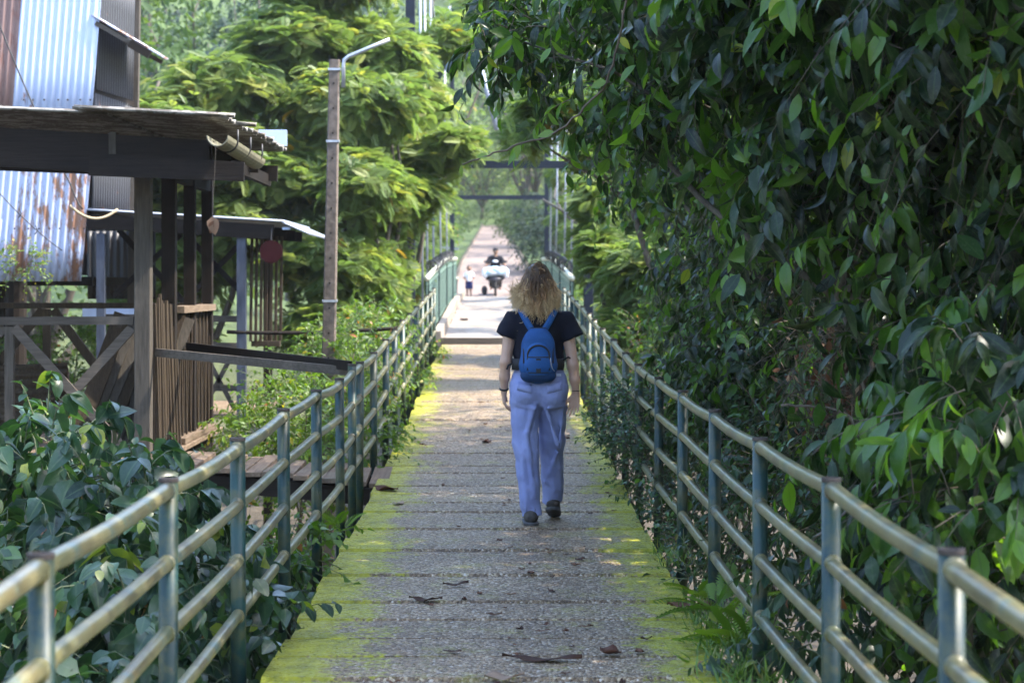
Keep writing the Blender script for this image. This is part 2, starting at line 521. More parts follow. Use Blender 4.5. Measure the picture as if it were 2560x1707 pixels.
def frond_tmpl(pairs=10, w=0.46, droop=0.35, lw=0.052, fill=1.0):
    """A feathery compound leaf of unit length: pairs of thin leaflets along a drooping midrib."""
    V, Q, rib = [], [], []
    def put(a, b, c, d):
        k = len(V)
        V.extend([a, b, c, d]); rib.extend([0, 1, 1, 1]); Q.append((k, k + 1, k + 2, k + 3))
    for i in range(pairs):
        t = 0.12 + 0.88 * (i + 0.5) / pairs
        y, z = t * (1 - 0.2 * droop * t), -droop * t * t
        L = w * (math.sin(math.pi * min(t, 0.97) ** 0.8) ** 0.6) * 0.62 + 0.04
        for s in (-1, 1):
            dx, dy, dz = s * L * 0.88, L * 0.5, -L * 0.18
            put((0, y - lw, z), (dx * .5, y + dy * .5 - lw, z + dz * .3 + .02), (dx, y + dy, z + dz), (dx * .5, y + dy * .5 + lw, z + dz * .3 + .02))
    # midrib
    for a, b in ((0, .35), (.35, .7), (.7, 1)):
        za, zb = -droop * a * a, -droop * b * b
        put((-.008, a, za), (.008, a, za), (.008, b, zb), (-.008, b, zb))
    return np.array(V, float), np.zeros((0, 3), int), np.array(Q, int), np.array(rib, float)

T_OVATE = leaf_tmpl(4, 0.44, 0.25, 0.15, 0.42)
T_LONG = leaf_tmpl(5, 0.36, 0.35, 0.16, 0.46, 0.9)
T_HEART = leaf_tmpl(5, 0.62, 0.22, 0.12, 0.34, 0.8)
T_SMALL = leaf_tmpl(3, 0.42, 0.2, 0.15, 0.45)
T_TINY = leaf_tmpl(2, 0.5, 0.15, 0.12, 0.5)
T_FROND = frond_tmpl(9, 0.50, 0.40, 0.06)
T_FROND_FAR = frond_tmpl(7, 0.5, 0.4, 0.075)
T_FERN = frond_tmpl(14, 0.34, 0.45, 0.034)

def unit(a):
    return a / (np.linalg.norm(a, axis=-1, keepdims=True) + 1e-9)

def scatter(name, P, D, U, S, tmpl, m, parent, rnd=None, smooth=True):
    """Every leaf of one plant's foliage: base P, direction D, upper side U, length S."""
    TV, TT, TQ, TR = tmpl
    n, k = len(P), len(TV)
    D = unit(D)
    X = unit(np.cross(D, U))
    Z = np.cross(X, D)
    S = np.asarray(S, float)
    if S.ndim == 0:
        S = np.full(n, float(S))
    jw = rng.uniform(0.8, 1.2, n)
    jd = rng.uniform(0.3, 1.7, n)
    V = (P[:, None, :] + S[:, None, None] * (TV[None, :, 0:1] * jw[:, None, None] * X[:, None, :] + TV[None, :, 1:2] * D[:, None, :] + (TV[None, :, 2:3] * jd[:, None, None]) * Z[:, None, :]))
    V = V.reshape(-1, 3)
    off = (np.arange(n) * k)[:, None, None]
    F = []
    if len(TT):
        F.append((TT[None] + off).reshape(-1, 3))
    if len(TQ):
        F.append((TQ[None] + off).reshape(-1, 4))
    rnd = rng.random(n) if rnd is None else rnd
    return mesh_obj(name, V, F, m, parent, smooth, {'rnd': np.repeat(rnd, k), 'rib': np.tile(TR, n)})

def twig_mesh(name, O, D, L, droop, r, m, parent, rings=4, sides=3):
    n = len(O)
    t = np.linspace(0, 1, rings)
    P = O[:, None, :] + D[:, None, :] * (L[:, None] * t)[:, :, None]
    P[:, :, 2] -= droop[:, None] * L[:, None] * t ** 2
    Tn = unit(np.gradient(P, axis=1))
    X = unit(np.cross(Tn, np.array([0.31, 0.52, 0.79])))
    Y = np.cross(Tn, X)
    a = np.linspace(0, 2 * math.pi, sides, endpoint=False)
    rr = r * (1 - 0.75 * t)
    V = P[:, :, None, :] + rr[None, :, None, None] * (np.cos(a)[None, None, :, None] * X[:, :, None, :] + np.sin(a)[None, None, :, None] * Y[:, :, None, :])
    V = V.reshape(-1, 3)
    F = []
    for i in range(rings - 1):
        for j in range(sides):
            q = (j + 1) % sides
            F.append((i * sides + j, i * sides + q, (i + 1) * sides + q, (i + 1) * sides + j))
    F = np.array(F)[None] + (np.arange(n) * rings * sides)[:, None, None]
    return mesh_obj(name, V, F.reshape(-1, 4), m, parent, True, {'rnd': np.zeros(len(V))})

def sample_ell(ells, n, lo=0.65, face=None, bias=0.0):
    """n points in the outer shell of ellipsoids (cx,cy,cz,rx,ry,rz); face: a direction the points should rather look to."""
    E = np.array(ells, float)
    w = (E[:, 3] * E[:, 4] + E[:, 4] * E[:, 5] + E[:, 3] * E[:, 5])
    idx = rng.choice(len(E), n, p=w / w.sum())
    v = unit(rng.normal(size=(n, 3)))
    if face is not None:
        f = np.array(face, float)
        dot = v @ f
        flip = (dot < 0) & (rng.random(n) < bias)
        v[flip] -= 2 * dot[flip, None] * f
    r = rng.uniform(lo, 1.0, n)
    P = E[idx, :3] + v * E[idx, 3:] * r[:, None]
    Nn = unit(v / E[idx, 3:])
    return P, Nn

def leafy(parent, ells, n_twig, k, L, leaf, tmpl, m, twig_m=None, droop=0.5, hang=0.5, out=1.0, up=0.3, lo=0.6, face=None, bias=0.0, twig_r=0.004, spread=0.9, name='foliage', tint=None, lift=0.5, order=0.5):
    """Twigs on the shells of ELLS, each carrying K leaves on alternate sides."""
    O, Nn = sample_ell(ells, n_twig, lo, face, bias)
    D = unit(Nn * out + np.array([0, 0, up]) + rng.normal(size=(n_twig, 3)) * 0.45)
    Ls = L * rng.uniform(0.6, 1.3, n_twig)
    dr = droop * rng.uniform(0.5, 1.4, n_twig)
    t = np.tile(np.linspace(0.12, 1.0, k), (n_twig, 1)) + rng.normal(size=(n_twig, k)) * 0.02
    P = O[:, None, :] + D[:, None, :] * (Ls[:, None] * t)[:, :, None]
    P[:, :, 2] -= dr[:, None] * Ls[:, None] * t ** 2
    Tn = D[:, None, :] * np.ones((1, k, 1))
    Tn = Tn.copy()
    Tn[:, :, 2] -= 2 * dr[:, None] * t
    Tn = unit(Tn)
    side = unit(np.cross(Tn, np.array([0, 0, 1.0])) + rng.normal(size=(n_twig, k, 3)) * 0.25)
    sg = np.where(np.arange(k) % 2 == 0, 1.0, -1.0)[None, :, None]
    LD = unit(Tn * 0.6 + side * sg * spread + np.array([0, 0, -hang]) + rng.normal(size=(n_twig, k, 3)) * (0.35 * (1.5 - order)))
    U = unit(np.array([0, 0, lift]) + Nn[:, None, :] * 0.7 + rng.normal(size=(n_twig, k, 3)) * 0.4)
    S = leaf * rng.uniform(0.45, 1.2, (n_twig, k)) * rng.uniform(0.75, 1.15, (n_twig, 1)) * (1.0 - 0.25 * np.abs(t - 0.5))
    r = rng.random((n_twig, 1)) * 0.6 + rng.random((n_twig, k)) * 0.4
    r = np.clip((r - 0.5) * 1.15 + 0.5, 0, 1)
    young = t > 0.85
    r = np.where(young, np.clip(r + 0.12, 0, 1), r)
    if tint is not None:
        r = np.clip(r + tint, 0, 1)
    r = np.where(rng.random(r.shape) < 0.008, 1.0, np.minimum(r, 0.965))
    o = scatter(name, P.reshape(-1, 3), LD.reshape(-1, 3), U.reshape(-1, 3), S.ravel(), tmpl, m, parent, r.ravel())
    if twig_m is not None:
        twig_mesh('twigs', O, D, Ls, dr, twig_r, twig_m, parent)
    return o

def feathery(parent, ells, n_ros, k, frond, tmpl, m, lo=0.7, name='foliage', tint=0.0):
    """Umbrella-like rosettes of drooping feathery leaves on the upper shells of ELLS."""
    O, Nn = sample_ell(ells, n_ros, lo, (0, 0, 1), 0.7)
    ax = unit(Nn * 0.7 + np.array([0, 0, 0.8]) + rng.normal(size=(n_ros, 3)) * 0.3)
    a = np.linspace(0, 2 * math.pi, k, endpoint=False)[None, :] + rng.uniform(0, 6.28, (n_ros, 1)) + rng.normal(size=(n_ros, k)) * 0.2
    X = unit(np.cross(ax, np.array([0.3, 0.9, 0.1])))
    Y = np.cross(ax, X)
    D = np.cos(a)[:, :, None] * X[:, None, :] + np.sin(a)[:, :, None] * Y[:, None, :]
    D = unit(D + ax[:, None, :] * rng.uniform(0.1, 0.8, (n_ros, k, 1)))
    P = np.repeat(O[:, None, :], k, 1) + rng.normal(size=(n_ros, k, 3)) * 0.05
    U = np.repeat(ax[:, None, :], k, 1) + rng.normal(size=(n_ros, k, 3)) * 0.15
    S = frond * rng.uniform(0.65, 1.2, (n_ros, k))
    r = np.clip(rng.random((n_ros, 1)) * 0.7 + rng.random((n_ros, k)) * 0.3 + tint, 0, 0.97)
    r = np.where(rng.random(r.shape) < 0.004, 1.0, r)
    return scatter(name, P.reshape(-1, 3), D.reshape(-1, 3), U.reshape(-1, 3), S.ravel(), tmpl, m, parent, r.ravel(), smooth=False)

def lumps(ells, n, r, seed, face=None, push=0.95):
    """Small leaf clumps standing out of the face of larger ones."""
    rs = np.random.default_rng(seed)
    out = []
    for e in ells:
        for _ in range(n):
            v = unit(rs.normal(size=3))
            if face is not None and v @ np.array(face) < 0.15:
                v = unit(v + np.array(face) * 1.2)
            q = r * rs.uniform(.6, 1.3)
            out.append((e[0] + v[0] * e[3] * push, e[1] + v[1] * e[4] * push, e[2] + v[2] * e[5] * push, q, q * 1.15, q * .75))
    return out

def limbs(parent, base, tips, r0, m, name='trunk', fork=0.35, seed=0, sides=8):
    """A tapered trunk with a limb to every tip."""
    rs = random.Random(seed)
    base = np.array(base, float)
    c = np.mean(np.array(tips, float), 0)
    f = base + (c - base) * fork + np.array([rs.uniform(-.1, .1), rs.uniform(-.1, .1), 0])
    mb = MB()
    n = 7
    t = np.linspace(0, 1, n)
    P = base + (f - base) * t[:, None]
    P[1:-1, :2] += np.array([[rs.uniform(-.05, .05), rs.uniform(-.05, .05)] for _ in range(n - 2)])
    mb.tube(P, r0 * (1 - 0.35 * t), sides)
    for tp in tips:
        tp = np.array(tp, float)
        n = 9
        t = np.linspace(0, 1, n)
        Q = f + (tp - f) * t[:, None]
        b = np.array([rs.uniform(-1, 1), rs.uniform(-1, 1), rs.uniform(-.3, .6)]) * 0.14 * np.linalg.norm(tp - f)
        Q += b * (np.sin(math.pi * t) ** 1.0)[:, None]
        Q[2:-1] += np.array([[rs.uniform(-.03, .03) for _ in range(3)] for _ in range(n - 3)])
        mb.tube(Q, r0 * 0.58 * (1 - 0.8 * t), 6)
    return mb.build(name, m, parent, True)

# ------------------------------------------------------------------ ground, path, bridge deck (the setting)
def sstep(a, b, x):
    t = np.clip((x - a) / (b - a), 0, 1)
    return t * t * (3 - 2 * t)

def zd(y):
    """Height of the walking surface along the bridge."""
    return float(np.interp(y, [-10, 13.5, 17, 34, 46, 57, 60, 66, 76, 120, 200], [0, 0, 0.05, 0.60, 1.0, 1.21, 1.20, 1.16, 2.30, 4.75, 9.5]))

def terrain(x, y):
    z0 = -2.6 + 0.25 * np.sin(x * 0.7 + y * 0.3) + 0.2 * np.sin(y * 0.55 - x * 0.2)
    z0 = z0 + 1.6 * sstep(2.2, 8, x) * (1 - sstep(24, 40, y)) + 0.9 * sstep(4, 12, -x)
    far = np.interp(y, [58, 66, 76, 120, 200, 400], [1.05, 1.10, 2.24, 4.69, 9.44, 26])
    sx = np.maximum(np.abs(x + 0.15) - 2.2, 0)
    hill = far + 0.22 * sx * sstep(60, 90, y) + 0.5 * sstep(1, 6, sx) * np.sin(x * .5 + y * .21) * 0.6
    hill = hill + 20 * sstep(90, 170, y + np.abs(x) * 0.8) * sstep(6, 30, sx + np.maximum(y - 125, 0) * 0.8)
    w = sstep(50, 61, y + 0 * x)
    return z0 * (1 - w) + hill * w

def sheet(name, xs, ys, fz, m, dz=0.0, smooth=True):
    X, Y = np.meshgrid(xs, ys)
    Z = fz(X, Y) + dz
    V = np.stack([X, Y, Z], -1).reshape(-1, 3)
    nx, ny = len(xs), len(ys)
    i, j = np.meshgrid(np.arange(nx - 1), np.arange(ny - 1))
    a = (j * nx + i).ravel()
    F = np.stack([a, a + 1, a + nx + 1, a + nx], 1)
    return mesh_obj(name, V, F, m, None, smooth)

xs = np.concatenate([np.linspace(-220, -40, 10)[:-1], np.linspace(-40, -8, 17)[:-1], np.linspace(-8, 8, 41)[:-1], np.linspace(8, 40, 17)[:-1], np.linspace(40, 220, 10)])
ys = np.concatenate([np.linspace(-60, -10, 6)[:-1], np.linspace(-10, 50, 61)[:-1], np.linspace(50, 130, 81)[:-1], np.linspace(130, 300, 18)])
tag(sheet('ground', xs, ys, terrain, M['soil']), kind='structure')
py_ = np.linspace(57.4, 150, 120)
def path_z(X, Y):
    return np.interp(Y, [57.4, 60, 66, 76, 120, 200], [1.20, 1.19, 1.16, 2.30, 4.75, 9.5])
hp = sheet('hill_path', np.linspace(-1.5, 1.15, 6), py_, path_z, M['path'], 0.0)
for v in hp.data.vertices:
    k = float(np.interp(v.co.y, [66, 125, 150], [1.0, 0.52, 0.5]))
    v.co.x = (v.co.x + 0.175) * k - 0.175 - 0.5 * (1 - k)
tag(hp, kind='structure')
mb = MB()
for s, x in ((-1, -1.56), (1, 1.21)):
    for a, b in zip(py_[:-1], py_[1:]):
        k = float(np.interp((a + b) / 2, [66, 125, 150], [1.0, 0.52, 0.5]))
        mb.box(((x + 0.175) * k - 0.175 - 0.5 * (1 - k), (a + b) / 2, (zd(a) + zd(b)) / 2 - 0.02), (0.10, b - a, 0.22))
tag(mb.build('path_kerb', M['kerb']), kind='structure')

# bridge deck: half-metre concrete slabs with open joints, wavering a little
def slabs(y0, y1, pitch, hw, m, name, seed, gap=0.024, rough=0.009):
    rs = random.Random(seed)
    V, F, A = [], [], []
    y = y0
    while y < y1 - 0.05:
        p = pitch * rs.uniform(0.9, 1.1)
        e = min(y + p, y1)
        n = 14
        skew = rs.uniform(-.014, .014)
        dzz = rs.uniform(-rough, rough)
        tone = rs.random()
        el, er = rs.uniform(-.02, .02), rs.uniform(-.02, .02)
        k = len(V)
        for i in range(n + 1):
            x = -hw + el + (2 * hw - el + er) * i / n
            wob = [rs.uniform(-.006, .006) for _ in range(2)]
            ya, yb = y + gap / 2 + skew * x + wob[0], e - gap / 2 + skew * x + wob[1]
            za, zb = zd(y) + dzz, zd(e) + dzz + rs.uniform(-.002, .002)
            bv = 0.016
            V += [(x, ya, za - 0.11), (x, ya, za - bv), (x, ya + bv, za), (x, yb - bv, zb), (x, yb, zb - bv), (x, yb, zb - 0.11)]
            A += [tone] * 6
        for i in range(n):
            for j in range(5):
                F.append((k + i * 6 + j, k + (i + 1) * 6 + j, k + (i + 1) * 6 + j + 1, k + i * 6 + j + 1))
        F.append(tuple(k + j for j in range(6)))
        F.append(tuple(k + n * 6 + j for j in range(5, -1, -1)))
        y = e
    return tag(mesh_obj(name, V, F, m, None, False, {'rnd': A}), kind='structure')
slabs(-3, 33.4, 0.5, 0.955, M['deck'], 'bridge_deck', 3)
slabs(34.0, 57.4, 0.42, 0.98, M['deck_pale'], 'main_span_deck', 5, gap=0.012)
mb = MB()
for x in (-0.86, 0, 0.86):
    for a in np.arange(-3, 57, 3.0):
        mb.bar((x, a, zd(a) - 0.225), (x, min(a + 3.0, 57.3), zd(min(a + 3.0, 57.3)) - 0.225), 0.10, 0.2)
tag(mb.build('deck_girders', M['wood_dark']), kind='structure')
mb = MB()
mb.box((0, 33.53, zd(33.5) + 0.045), (2.0, 0.15, 0.10))
mb.box((0.0, 33.80, zd(33.8) + 0.02), (2.0, 0.20, 0.12))
t = mb.build('threshold_timber', M['wood_grey_x'], loc=(0, 33.6, 0.55))
tag(t, 'low pair of grey timbers laid across the deck where the pale span begins', 'timber')
mb = MB()
for s in (-1, 1):
    for a in np.arange(34, 57, 1.5):
        mb.bar((s * 1.06, a, zd(a) + 0.05), (s * 1.06, a + 1.49, zd(a + 1.49) + 0.05), 0.12, 0.26)
tag(mb.build('span_kerb', M['kerb']), kind='structure')

# ------------------------------------------------------------------ pipe railings on both sides
HR = (0.925, 0.695, 0.465, 0.235)
def pipe_railing(side, label):
    x = side * 1.075
    ys_ = [2.94 + 1.76 * n for n in range(18)]
    if side < 0:
        ys_.insert(7, 14.55)
    t = thing('pipe_railing', label, 'railing', (x, 2.94, 0))
    rs = random.Random(40 + side)
    lean = {}
    for y in ys_:
        z = zd(y)
        dx, dz = rs.uniform(-.012, .012), rs.uniform(-.012, .008)
        lean[y] = (dx, dz)
        p = MB()
        top = 0.965 + dz + (0.03 if y == 14.55 else 0)
        p.tube([(x, y, z - 0.34), (x + dx, y, z + top - 0.006)], 0.0315, 14)
        o = p.build('post', M['post'], t, True)
        o.data.polygons.foreach_set('use_smooth', [len(f.vertices) == 4 for f in o.data.polygons])
        c = MB()
        n = 18
        V, F = [], []
        for r, h in ((0.0330, -0.010), (0.0330, 0.003), (0.024, 0.004), (0.024, -0.03)):
            for i in range(n):
                a = 2 * math.pi * i / n
                V.append((x + dx + r * math.cos(a), y + r * math.sin(a), z + top + h))
        for k in range(3):
            for i in range(n):
                j = (i + 1) % n
                F.append((k * n + i, k * n + j, (k + 1) * n + j, (k + 1) * n + i))
        c.add(V, F)
        ORG[o.name] = ORG[t.name]
        c.build('post_rim', M['post_cap'], o)
    for h in HR:
        p = MB()
        pts = []
        yy = [0.6] + ys_
        for i, y in enumerate(yy):
            dx, dz = lean.get(y, (0, 0))
            pts.append((x + dx * h, y, zd(y) + h + dz + rs.uniform(-.010, .010)))
        P = []
        for a, b in zip(pts[:-1], pts[1:]):
            a, b = np.array(a), np.array(b)
            for q in np.linspace(0, 1, 6)[:-1]:
                pt = a + (b - a) * q
                pt[2] -= 0.012 * math.sin(math.pi * q) * (1.0 if h > .9 else .5)
                P.append(pt)
        P.append(np.array(pts[-1]))
        p.tube(P, 0.0265 if h > .9 else 0.0245, 14)
        for y in ys_:                                # weld collars where the pipe meets each post
            dx, dz = lean[y]
            for s in (-1, 1):
                yc = y + s * 0.036
                p.tube([(x + dx * h, yc - .006, zd(y) + h + dz), (x + dx * h, yc + .006, zd(y) + h + dz)], 0.029, 10)
        p.build('rail', M['rail'], t, True)
    return t
pipe_railing(-1, 'worn pipe railing with teal posts on the left side of the deck, beside the pavilion')
pipe_railing(1, 'worn pipe railing with teal posts on the right side, under the hanging leaves')

# ------------------------------------------------------------------ main span: bar railings, towers, hangers, cables
def bar_railing(side, label):
    x = side * 1.24
    t = thing('bar_railing', label, 'railing', (x, 34, zd(34)))
    ya = np.arange(34.2, 57.3, 1.5)
    top = MB()
    top.tube([(x, y, zd(y) + 1.08 + 0.06 * math.sin((y - 34) / 23 * math.pi)) for y in np.linspace(34, 57, 30)], 0.05, 10)
    top.build('top_rail', M['rail_cream'], t, True)
    mbp = MB()
    for y in np.arange(34.05, 57, 0.12):
        z = zd(y)
        mbp.box((x, y, z + 0.56), (0.02, 0.05, 1.0))
    for hz in (0.08, 0.98):
        mbp.bar((x, 34, zd(34) + hz), (x, 45.5, zd(45.5) + hz), .03, .05)
        mbp.bar((x, 45.5, zd(45.5) + hz), (x, 57, zd(57) + hz), .03, .05)
    mbp.build('bar_panel', M['panel_green'], t)
    for y in ya[::4]:
        p = MB()
        p.box((x, y, zd(y) + 0.5), (0.07, 0.07, 1.1))
        p.build('post', M['brace'], t)
    coil = MB()                                       # wire twisted round the top rail
    th = np.linspace(0, 2 * math.pi * 26, 520)
    yy = np.linspace(36, 50, 520)
    coil.tube([(x + 0.09 * math.cos(a) * (1 + .3 * math.sin(y * 5)), y, zd(y) + 1.22 + 0.11 * math.sin(a)) for a, y in zip(th, yy)], 0.012, 4)
    coil.build('wire_coil', M['wire'], t, True)
    return t
bar_railing(-1, 'green bar railing with cream top rail and coiled wire, left side of the main span')
bar_railing(1, 'green bar railing with cream top rail, right side of the span beyond the walking woman')

def tower(y, hx, hb, htop, w, label, brace):
    t = thing('bridge_tower', label, 'bridge tower', (0, y, zd(y)))
    for s in (-1, 1):
        p = MB()
        p.box((s * hx, y, (htop - 3.2) / 2), (w, w * 1.1, htop + 3.2))
        o = p.build('leg', M['tower'], t)
        bevel(o, 0.012)
    p = MB()
    p.box((0, y, hb), (2 * hx - w - 0.004, 0.11, 0.125))
    p.build('crossbeam', M['tower'], t)
    p = MB()
    p.box((0, y, htop + 0.09), (2 * hx + 0.4, 0.2, 0.18))
    p.build('top_beam', M['tower'], t)
    if brace:
        for s in (-1, 1):
            p = MB()
            p.bar((s * (hx - w / 2), y, hb + 0.7), (0, y, hb + 3.6), 0.10, 0.10)
            p.build('brace', M['brace'], t)
        p = MB()
        p.box((0, y, hb + 3.66), (2 * hx - w - 0.004, 0.1, 0.12))
        p.build('upper_crossbeam', M['tower'], t)
    return t
tower(34.0, 1.52, 3.62, 9.6, 0.16, 'tall dark steel bridge tower with crossbeam and slanted braces where the pale span begins', True)
tower(57.3, 1.36, 4.06, 9.8, 0.13, 'farther dark blue bridge tower with a plain crossbeam above the people', False)

for s, sd in ((-1, 'left'), (1, 'right')):
    c = MB()
    yy = np.linspace(34, 57.3, 30)
    zz = 9.6 - 2.4 * (1 - ((yy - 45.65) / 11.65) ** 2)
    c.tube([(s * 1.42, y, z) for y, z in zip(yy, zz)], 0.035, 8)
    o = c.build('suspension_cable', M['hanger'], None, True, loc=(s * 1.42, 34, 9.0))
    tag(o, 'thick grey suspension cable sagging between the towers, %s-hand side' % sd, 'cable', 'suspension cables')
    for k, y in enumerate((35.0, 37.4, 41.0, 46.0, 51.5) if s < 0 else (37.4, 41.4, 47.6, 53.0)):
        z1 = 9.6 - 2.4 * (1 - ((y - 45.65) / 11.65) ** 2)
        h = MB()
        h.tube([(s * 1.34, y, zd(y) - 0.1), (s * 1.42, y, z1)], 0.020, 8)
        o = h.build('hanger_rod', M['hanger'], None, True, loc=(s * 1.34, y, zd(y)))
        tag(o, 'thin grey hanger rod rising from the bar railing %s of the main span' % ('left' if s < 0 else 'right'), 'hanger rod', 'hanger rods on the %s' % sd)
c = MB()
c.tube([(-0.62, 39, 6.8), (-0.05, 39, 4.6)], 0.05, 8)
o = c.build('stay_rod', M['hanger'], None, True, loc=(-0.62, 39, 6.8))
tag(o, 'slanting pale blue stay rod above the near crossbeam', 'stay rod')

# green bin and little roofed post at the far end of the span
t = thing('shelter_post', 'tiny white roofed shelter at the far end of the left bar railing', 'shelter', (-1.75, 61, 1.15))
p = MB()
p.box((-1.45, 61, 1.85), (0.12, 0.12, 1.5)); p.build('post', M['brace'], t)
p = MB()
p.box((-1.95, 61.6, 1.85), (0.10, 0.10, 1.5)); p.build('post', M['brace'], t)
p = MB()
p.bar((-2.15, 61, 2.72), (-1.25, 61, 2.64), 0.9, 0.04); p.build('roof', M['roof_blue'], t)
t = thing('litter_bin', 'dark green litter bin with pale lid beside the far path', 'bin', (-1.42, 59.6, 1.1))
p = MB()
p.tube([(-1.42, 59.6, 1.12), (-1.42, 59.6, 1.15), (-1.42, 59.6, 1.72)], [0.13, 0.15, 0.18], 14); p.build('body', M['brace'], t, False)
p = MB()
p.tube([(-1.42, 59.6, 1.722), (-1.42, 59.6, 1.77), (-1.42, 59.6, 1.80)], [0.19, 0.19, 0.10], 14); p.build('lid', M['rail_cream'], t, False)
#--CHUNK2

# ------------------------------------------------------------------ wooden pavilion on stilts, left of the deck
def corrugated(p0, u, v, waves, amp, m, name, parent, thick=0.004, nv=6, seg=6, sag=0.0, ragged=0.0, loc=None, seed=0):
    """Corrugated sheet: p0 corner, u across the waves, v along them."""
    rs = np.random.default_rng(seed)
    p0, u, v = (np.array(q, float) for q in (p0, u, v))
    nrm = np.cross(u, v); nrm /= np.linalg.norm(nrm)
    nu = waves * seg
    a = np.linspace(0, 1, nu + 1)
    b = np.linspace(0, 1, nv + 1)
    A, B = np.meshgrid(a, b)
    B2 = B.copy()
    if ragged:
        B2[-1] += np.repeat(rs.normal(size=waves + 1), seg)[:nu + 1] * ragged
    H = amp * np.sin(A * waves * 2 * math.pi) - sag * np.sin(math.pi * B)
    V = p0 + A[..., None] * u + B2[..., None] * v + H[..., None] * nrm
    i, j = np.meshgrid(np.arange(nu), np.arange(nv))
    k = (j * (nu + 1) + i).ravel()
    F = np.stack([k, k + 1, k + nu + 2, k + nu + 1], 1)
    return solidify(mesh_obj(name, V.reshape(-1, 3), F, m, parent, True, {'rnd': rs.random((nu + 1) * (nv + 1))}, loc), thick)

PX = -2.86
t = thing('wooden_pavilion', 'open wooden pavilion with tin roof, X-braced rail and slatted side wall, left of the deck', 'pavilion', (-4.4, 17.6, -2.6))
PAV = t
p = MB(); p.box((PX, 16.0, 0.05), (0.13, 0.13, 5.2)); bevel(p.build('post', M['wood_grey'], t), 0.008)
for y, w in ((17.25, .12), (18.4, .105), (19.5, .105)):
    p = MB(); p.box((PX, y, 0.02), (w, w, 5.2)); bevel(p.build('post', M['wood_dark'], t), 0.006)
for x in (-5.9,):
    for y in (16.0, 19.5):
        p = MB(); p.box((x, y, 0.05), (0.14, 0.14, 5.3)); p.build('post', M['wood_dark'], t)
# floor boards and joists
p = MB()
for i in range(22):
    p.box((-4.36, 15.72 + 0.185 * i, 0.16), (3.25, 0.172, 0.035))
p.build('floor', M['plank'], t)
p = MB()
for x in (-5.9, -4.4, -2.86):
    p.box((x, 17.65, 0.04), (0.09, 3.9, 0.16))
p.build('floor_joist', M['wood_dark'], t)
# roof frame: two ring beams and rafters
p = MB()
p.bar((-6.3, 15.42, 2.80), (-2.22, 15.42, 2.55), 0.07, 0.30)
p.build('fascia_beam', M['wood_dark_x'], t)
p = MB()
p.bar((-3.15, 15.30, 2.50), (-1.96, 15.30, 2.455), 0.06, 0.15)
p.build('outer_beam', M['wood_dark_x'], t)
p = MB()
p.box((-2.99, 15.44, 2.68), (0.055, 0.13, 0.17))
p.box((-4.9, 15.36, 2.91), (0.07, 0.10, 0.09))
p.build('rafter_end', M['wood_grey'], t)
for y in (16.6, 17.8, 19.3):
    p = MB(); p.bar((-6.3, y, 2.82), (-2.15, y, 2.66), 0.06, 0.15); p.build('rafter', M['wood_dark_x'], t)
for x, z in ((-5.9, 2.66), (-2.86, 2.56)):
    p = MB(); p.box((x, 17.5, z), (0.08, 4.1, 0.13)); p.build('wall_plate', M['wood_dark'], t)
p = MB(); p.box((-2.26, 17.4, 2.60), (0.05, 4.15, 0.11)); p.build('eave_board', M['wood_dark'], t)
# roof sheets: three overlapping corrugated runs, ragged at the eave
corrugated((-6.5, 15.12, 3.06), (0, 4.5, 0), (2.65, 0, -0.105), 44, 0.018, M['roof_tin'], 'roof_sheet', t, seed=1)
corrugated((-4.2, 15.20, 2.955), (0, 4.4, 0), (1.2, 0, -0.05), 44, 0.018, M['roof_tin'], 'roof_sheet', t, seed=2)
corrugated((-3.22, 15.0, 2.93), (0, 4.45, 0.02), (1.14, 0, -0.06), 44, 0.02, M['roof_tin'], 'roof_sheet', t, ragged=.035, seed=3)
p = MB(); p.box((-2.22, 19.5, 3.02), (0.28, 0.02, 0.16)); p.build('flashing', M['tin_white'], t)
# half-round gutter, open at the near end
V, F = [], []
for i, y in enumerate((15.1, 15.9, 16.7, 17.5)):
    for r in (0.085, 0.078):
        for k in range(11):
            a = math.pi * (1.0 + k / 10.0)
            V.append((-2.14 + r * math.cos(a), y, 2.72 - 0.012 * i + r * math.sin(a)))
for i in range(3):
    for k in range(10):
        a0, b0 = i * 22, (i + 1) * 22
        F += [(a0 + k, a0 + k + 1, b0 + k + 1, b0 + k), (a0 + 11 + k, b0 + 11 + k, b0 + 12 + k, a0 + 12 + k)]
    F += [(a0, b0, b0 + 11, a0 + 11), (a0 + 10, a0 + 21, b0 + 21, b0 + 10)]
for k in range(10):
    F.append((k, 11 + k, 12 + k, k + 1))
g = mesh_obj('gutter', V, F, M['gutter'], t, False)
for y in (15.6, 16.4, 17.2):
    p = MB()
    p.tube([(-2.14 + 0.092 * math.cos(math.pi * (1 + k / 8)), y, 2.715 + 0.092 * math.sin(math.pi * (1 + k / 8))) for k in range(9)] + [(-2.05, y, 2.80)], 0.008, 6)
    p.build('gutter_hook', M['tin_dark'], g, True)
# front rail with X-braces
p = MB(); p.bar((-6.0, 15.98, 1.285), (PX - 0.073, 15.98, 1.30), 0.05, 0.065); p.build('rail', M['wood_grey_x'], t)
for x in (-3.93, -5.2):
    p = MB(); p.box((x, 15.98, 0.70), (0.07, 0.06, 1.10)); p.build('baluster', M['wood_grey'], t)
for a, b in (((-3.89, 1.245), (-2.98, 0.24)), ((-2.95, 1.24), (-3.86, 0.24)), ((-3.97, 1.245), (-5.1, 0.24)), ((-5.15, 1.24), (-4.0, 0.24))):
    p = MB()
    off = 0.0 if a[0] < b[0] else 0.034
    p.bar((a[0], 15.955 + off, a[1]), (b[0], 15.955 + off, b[1]), 0.03, 0.075)
    p.build('brace', M['wood_grey_x'], t)
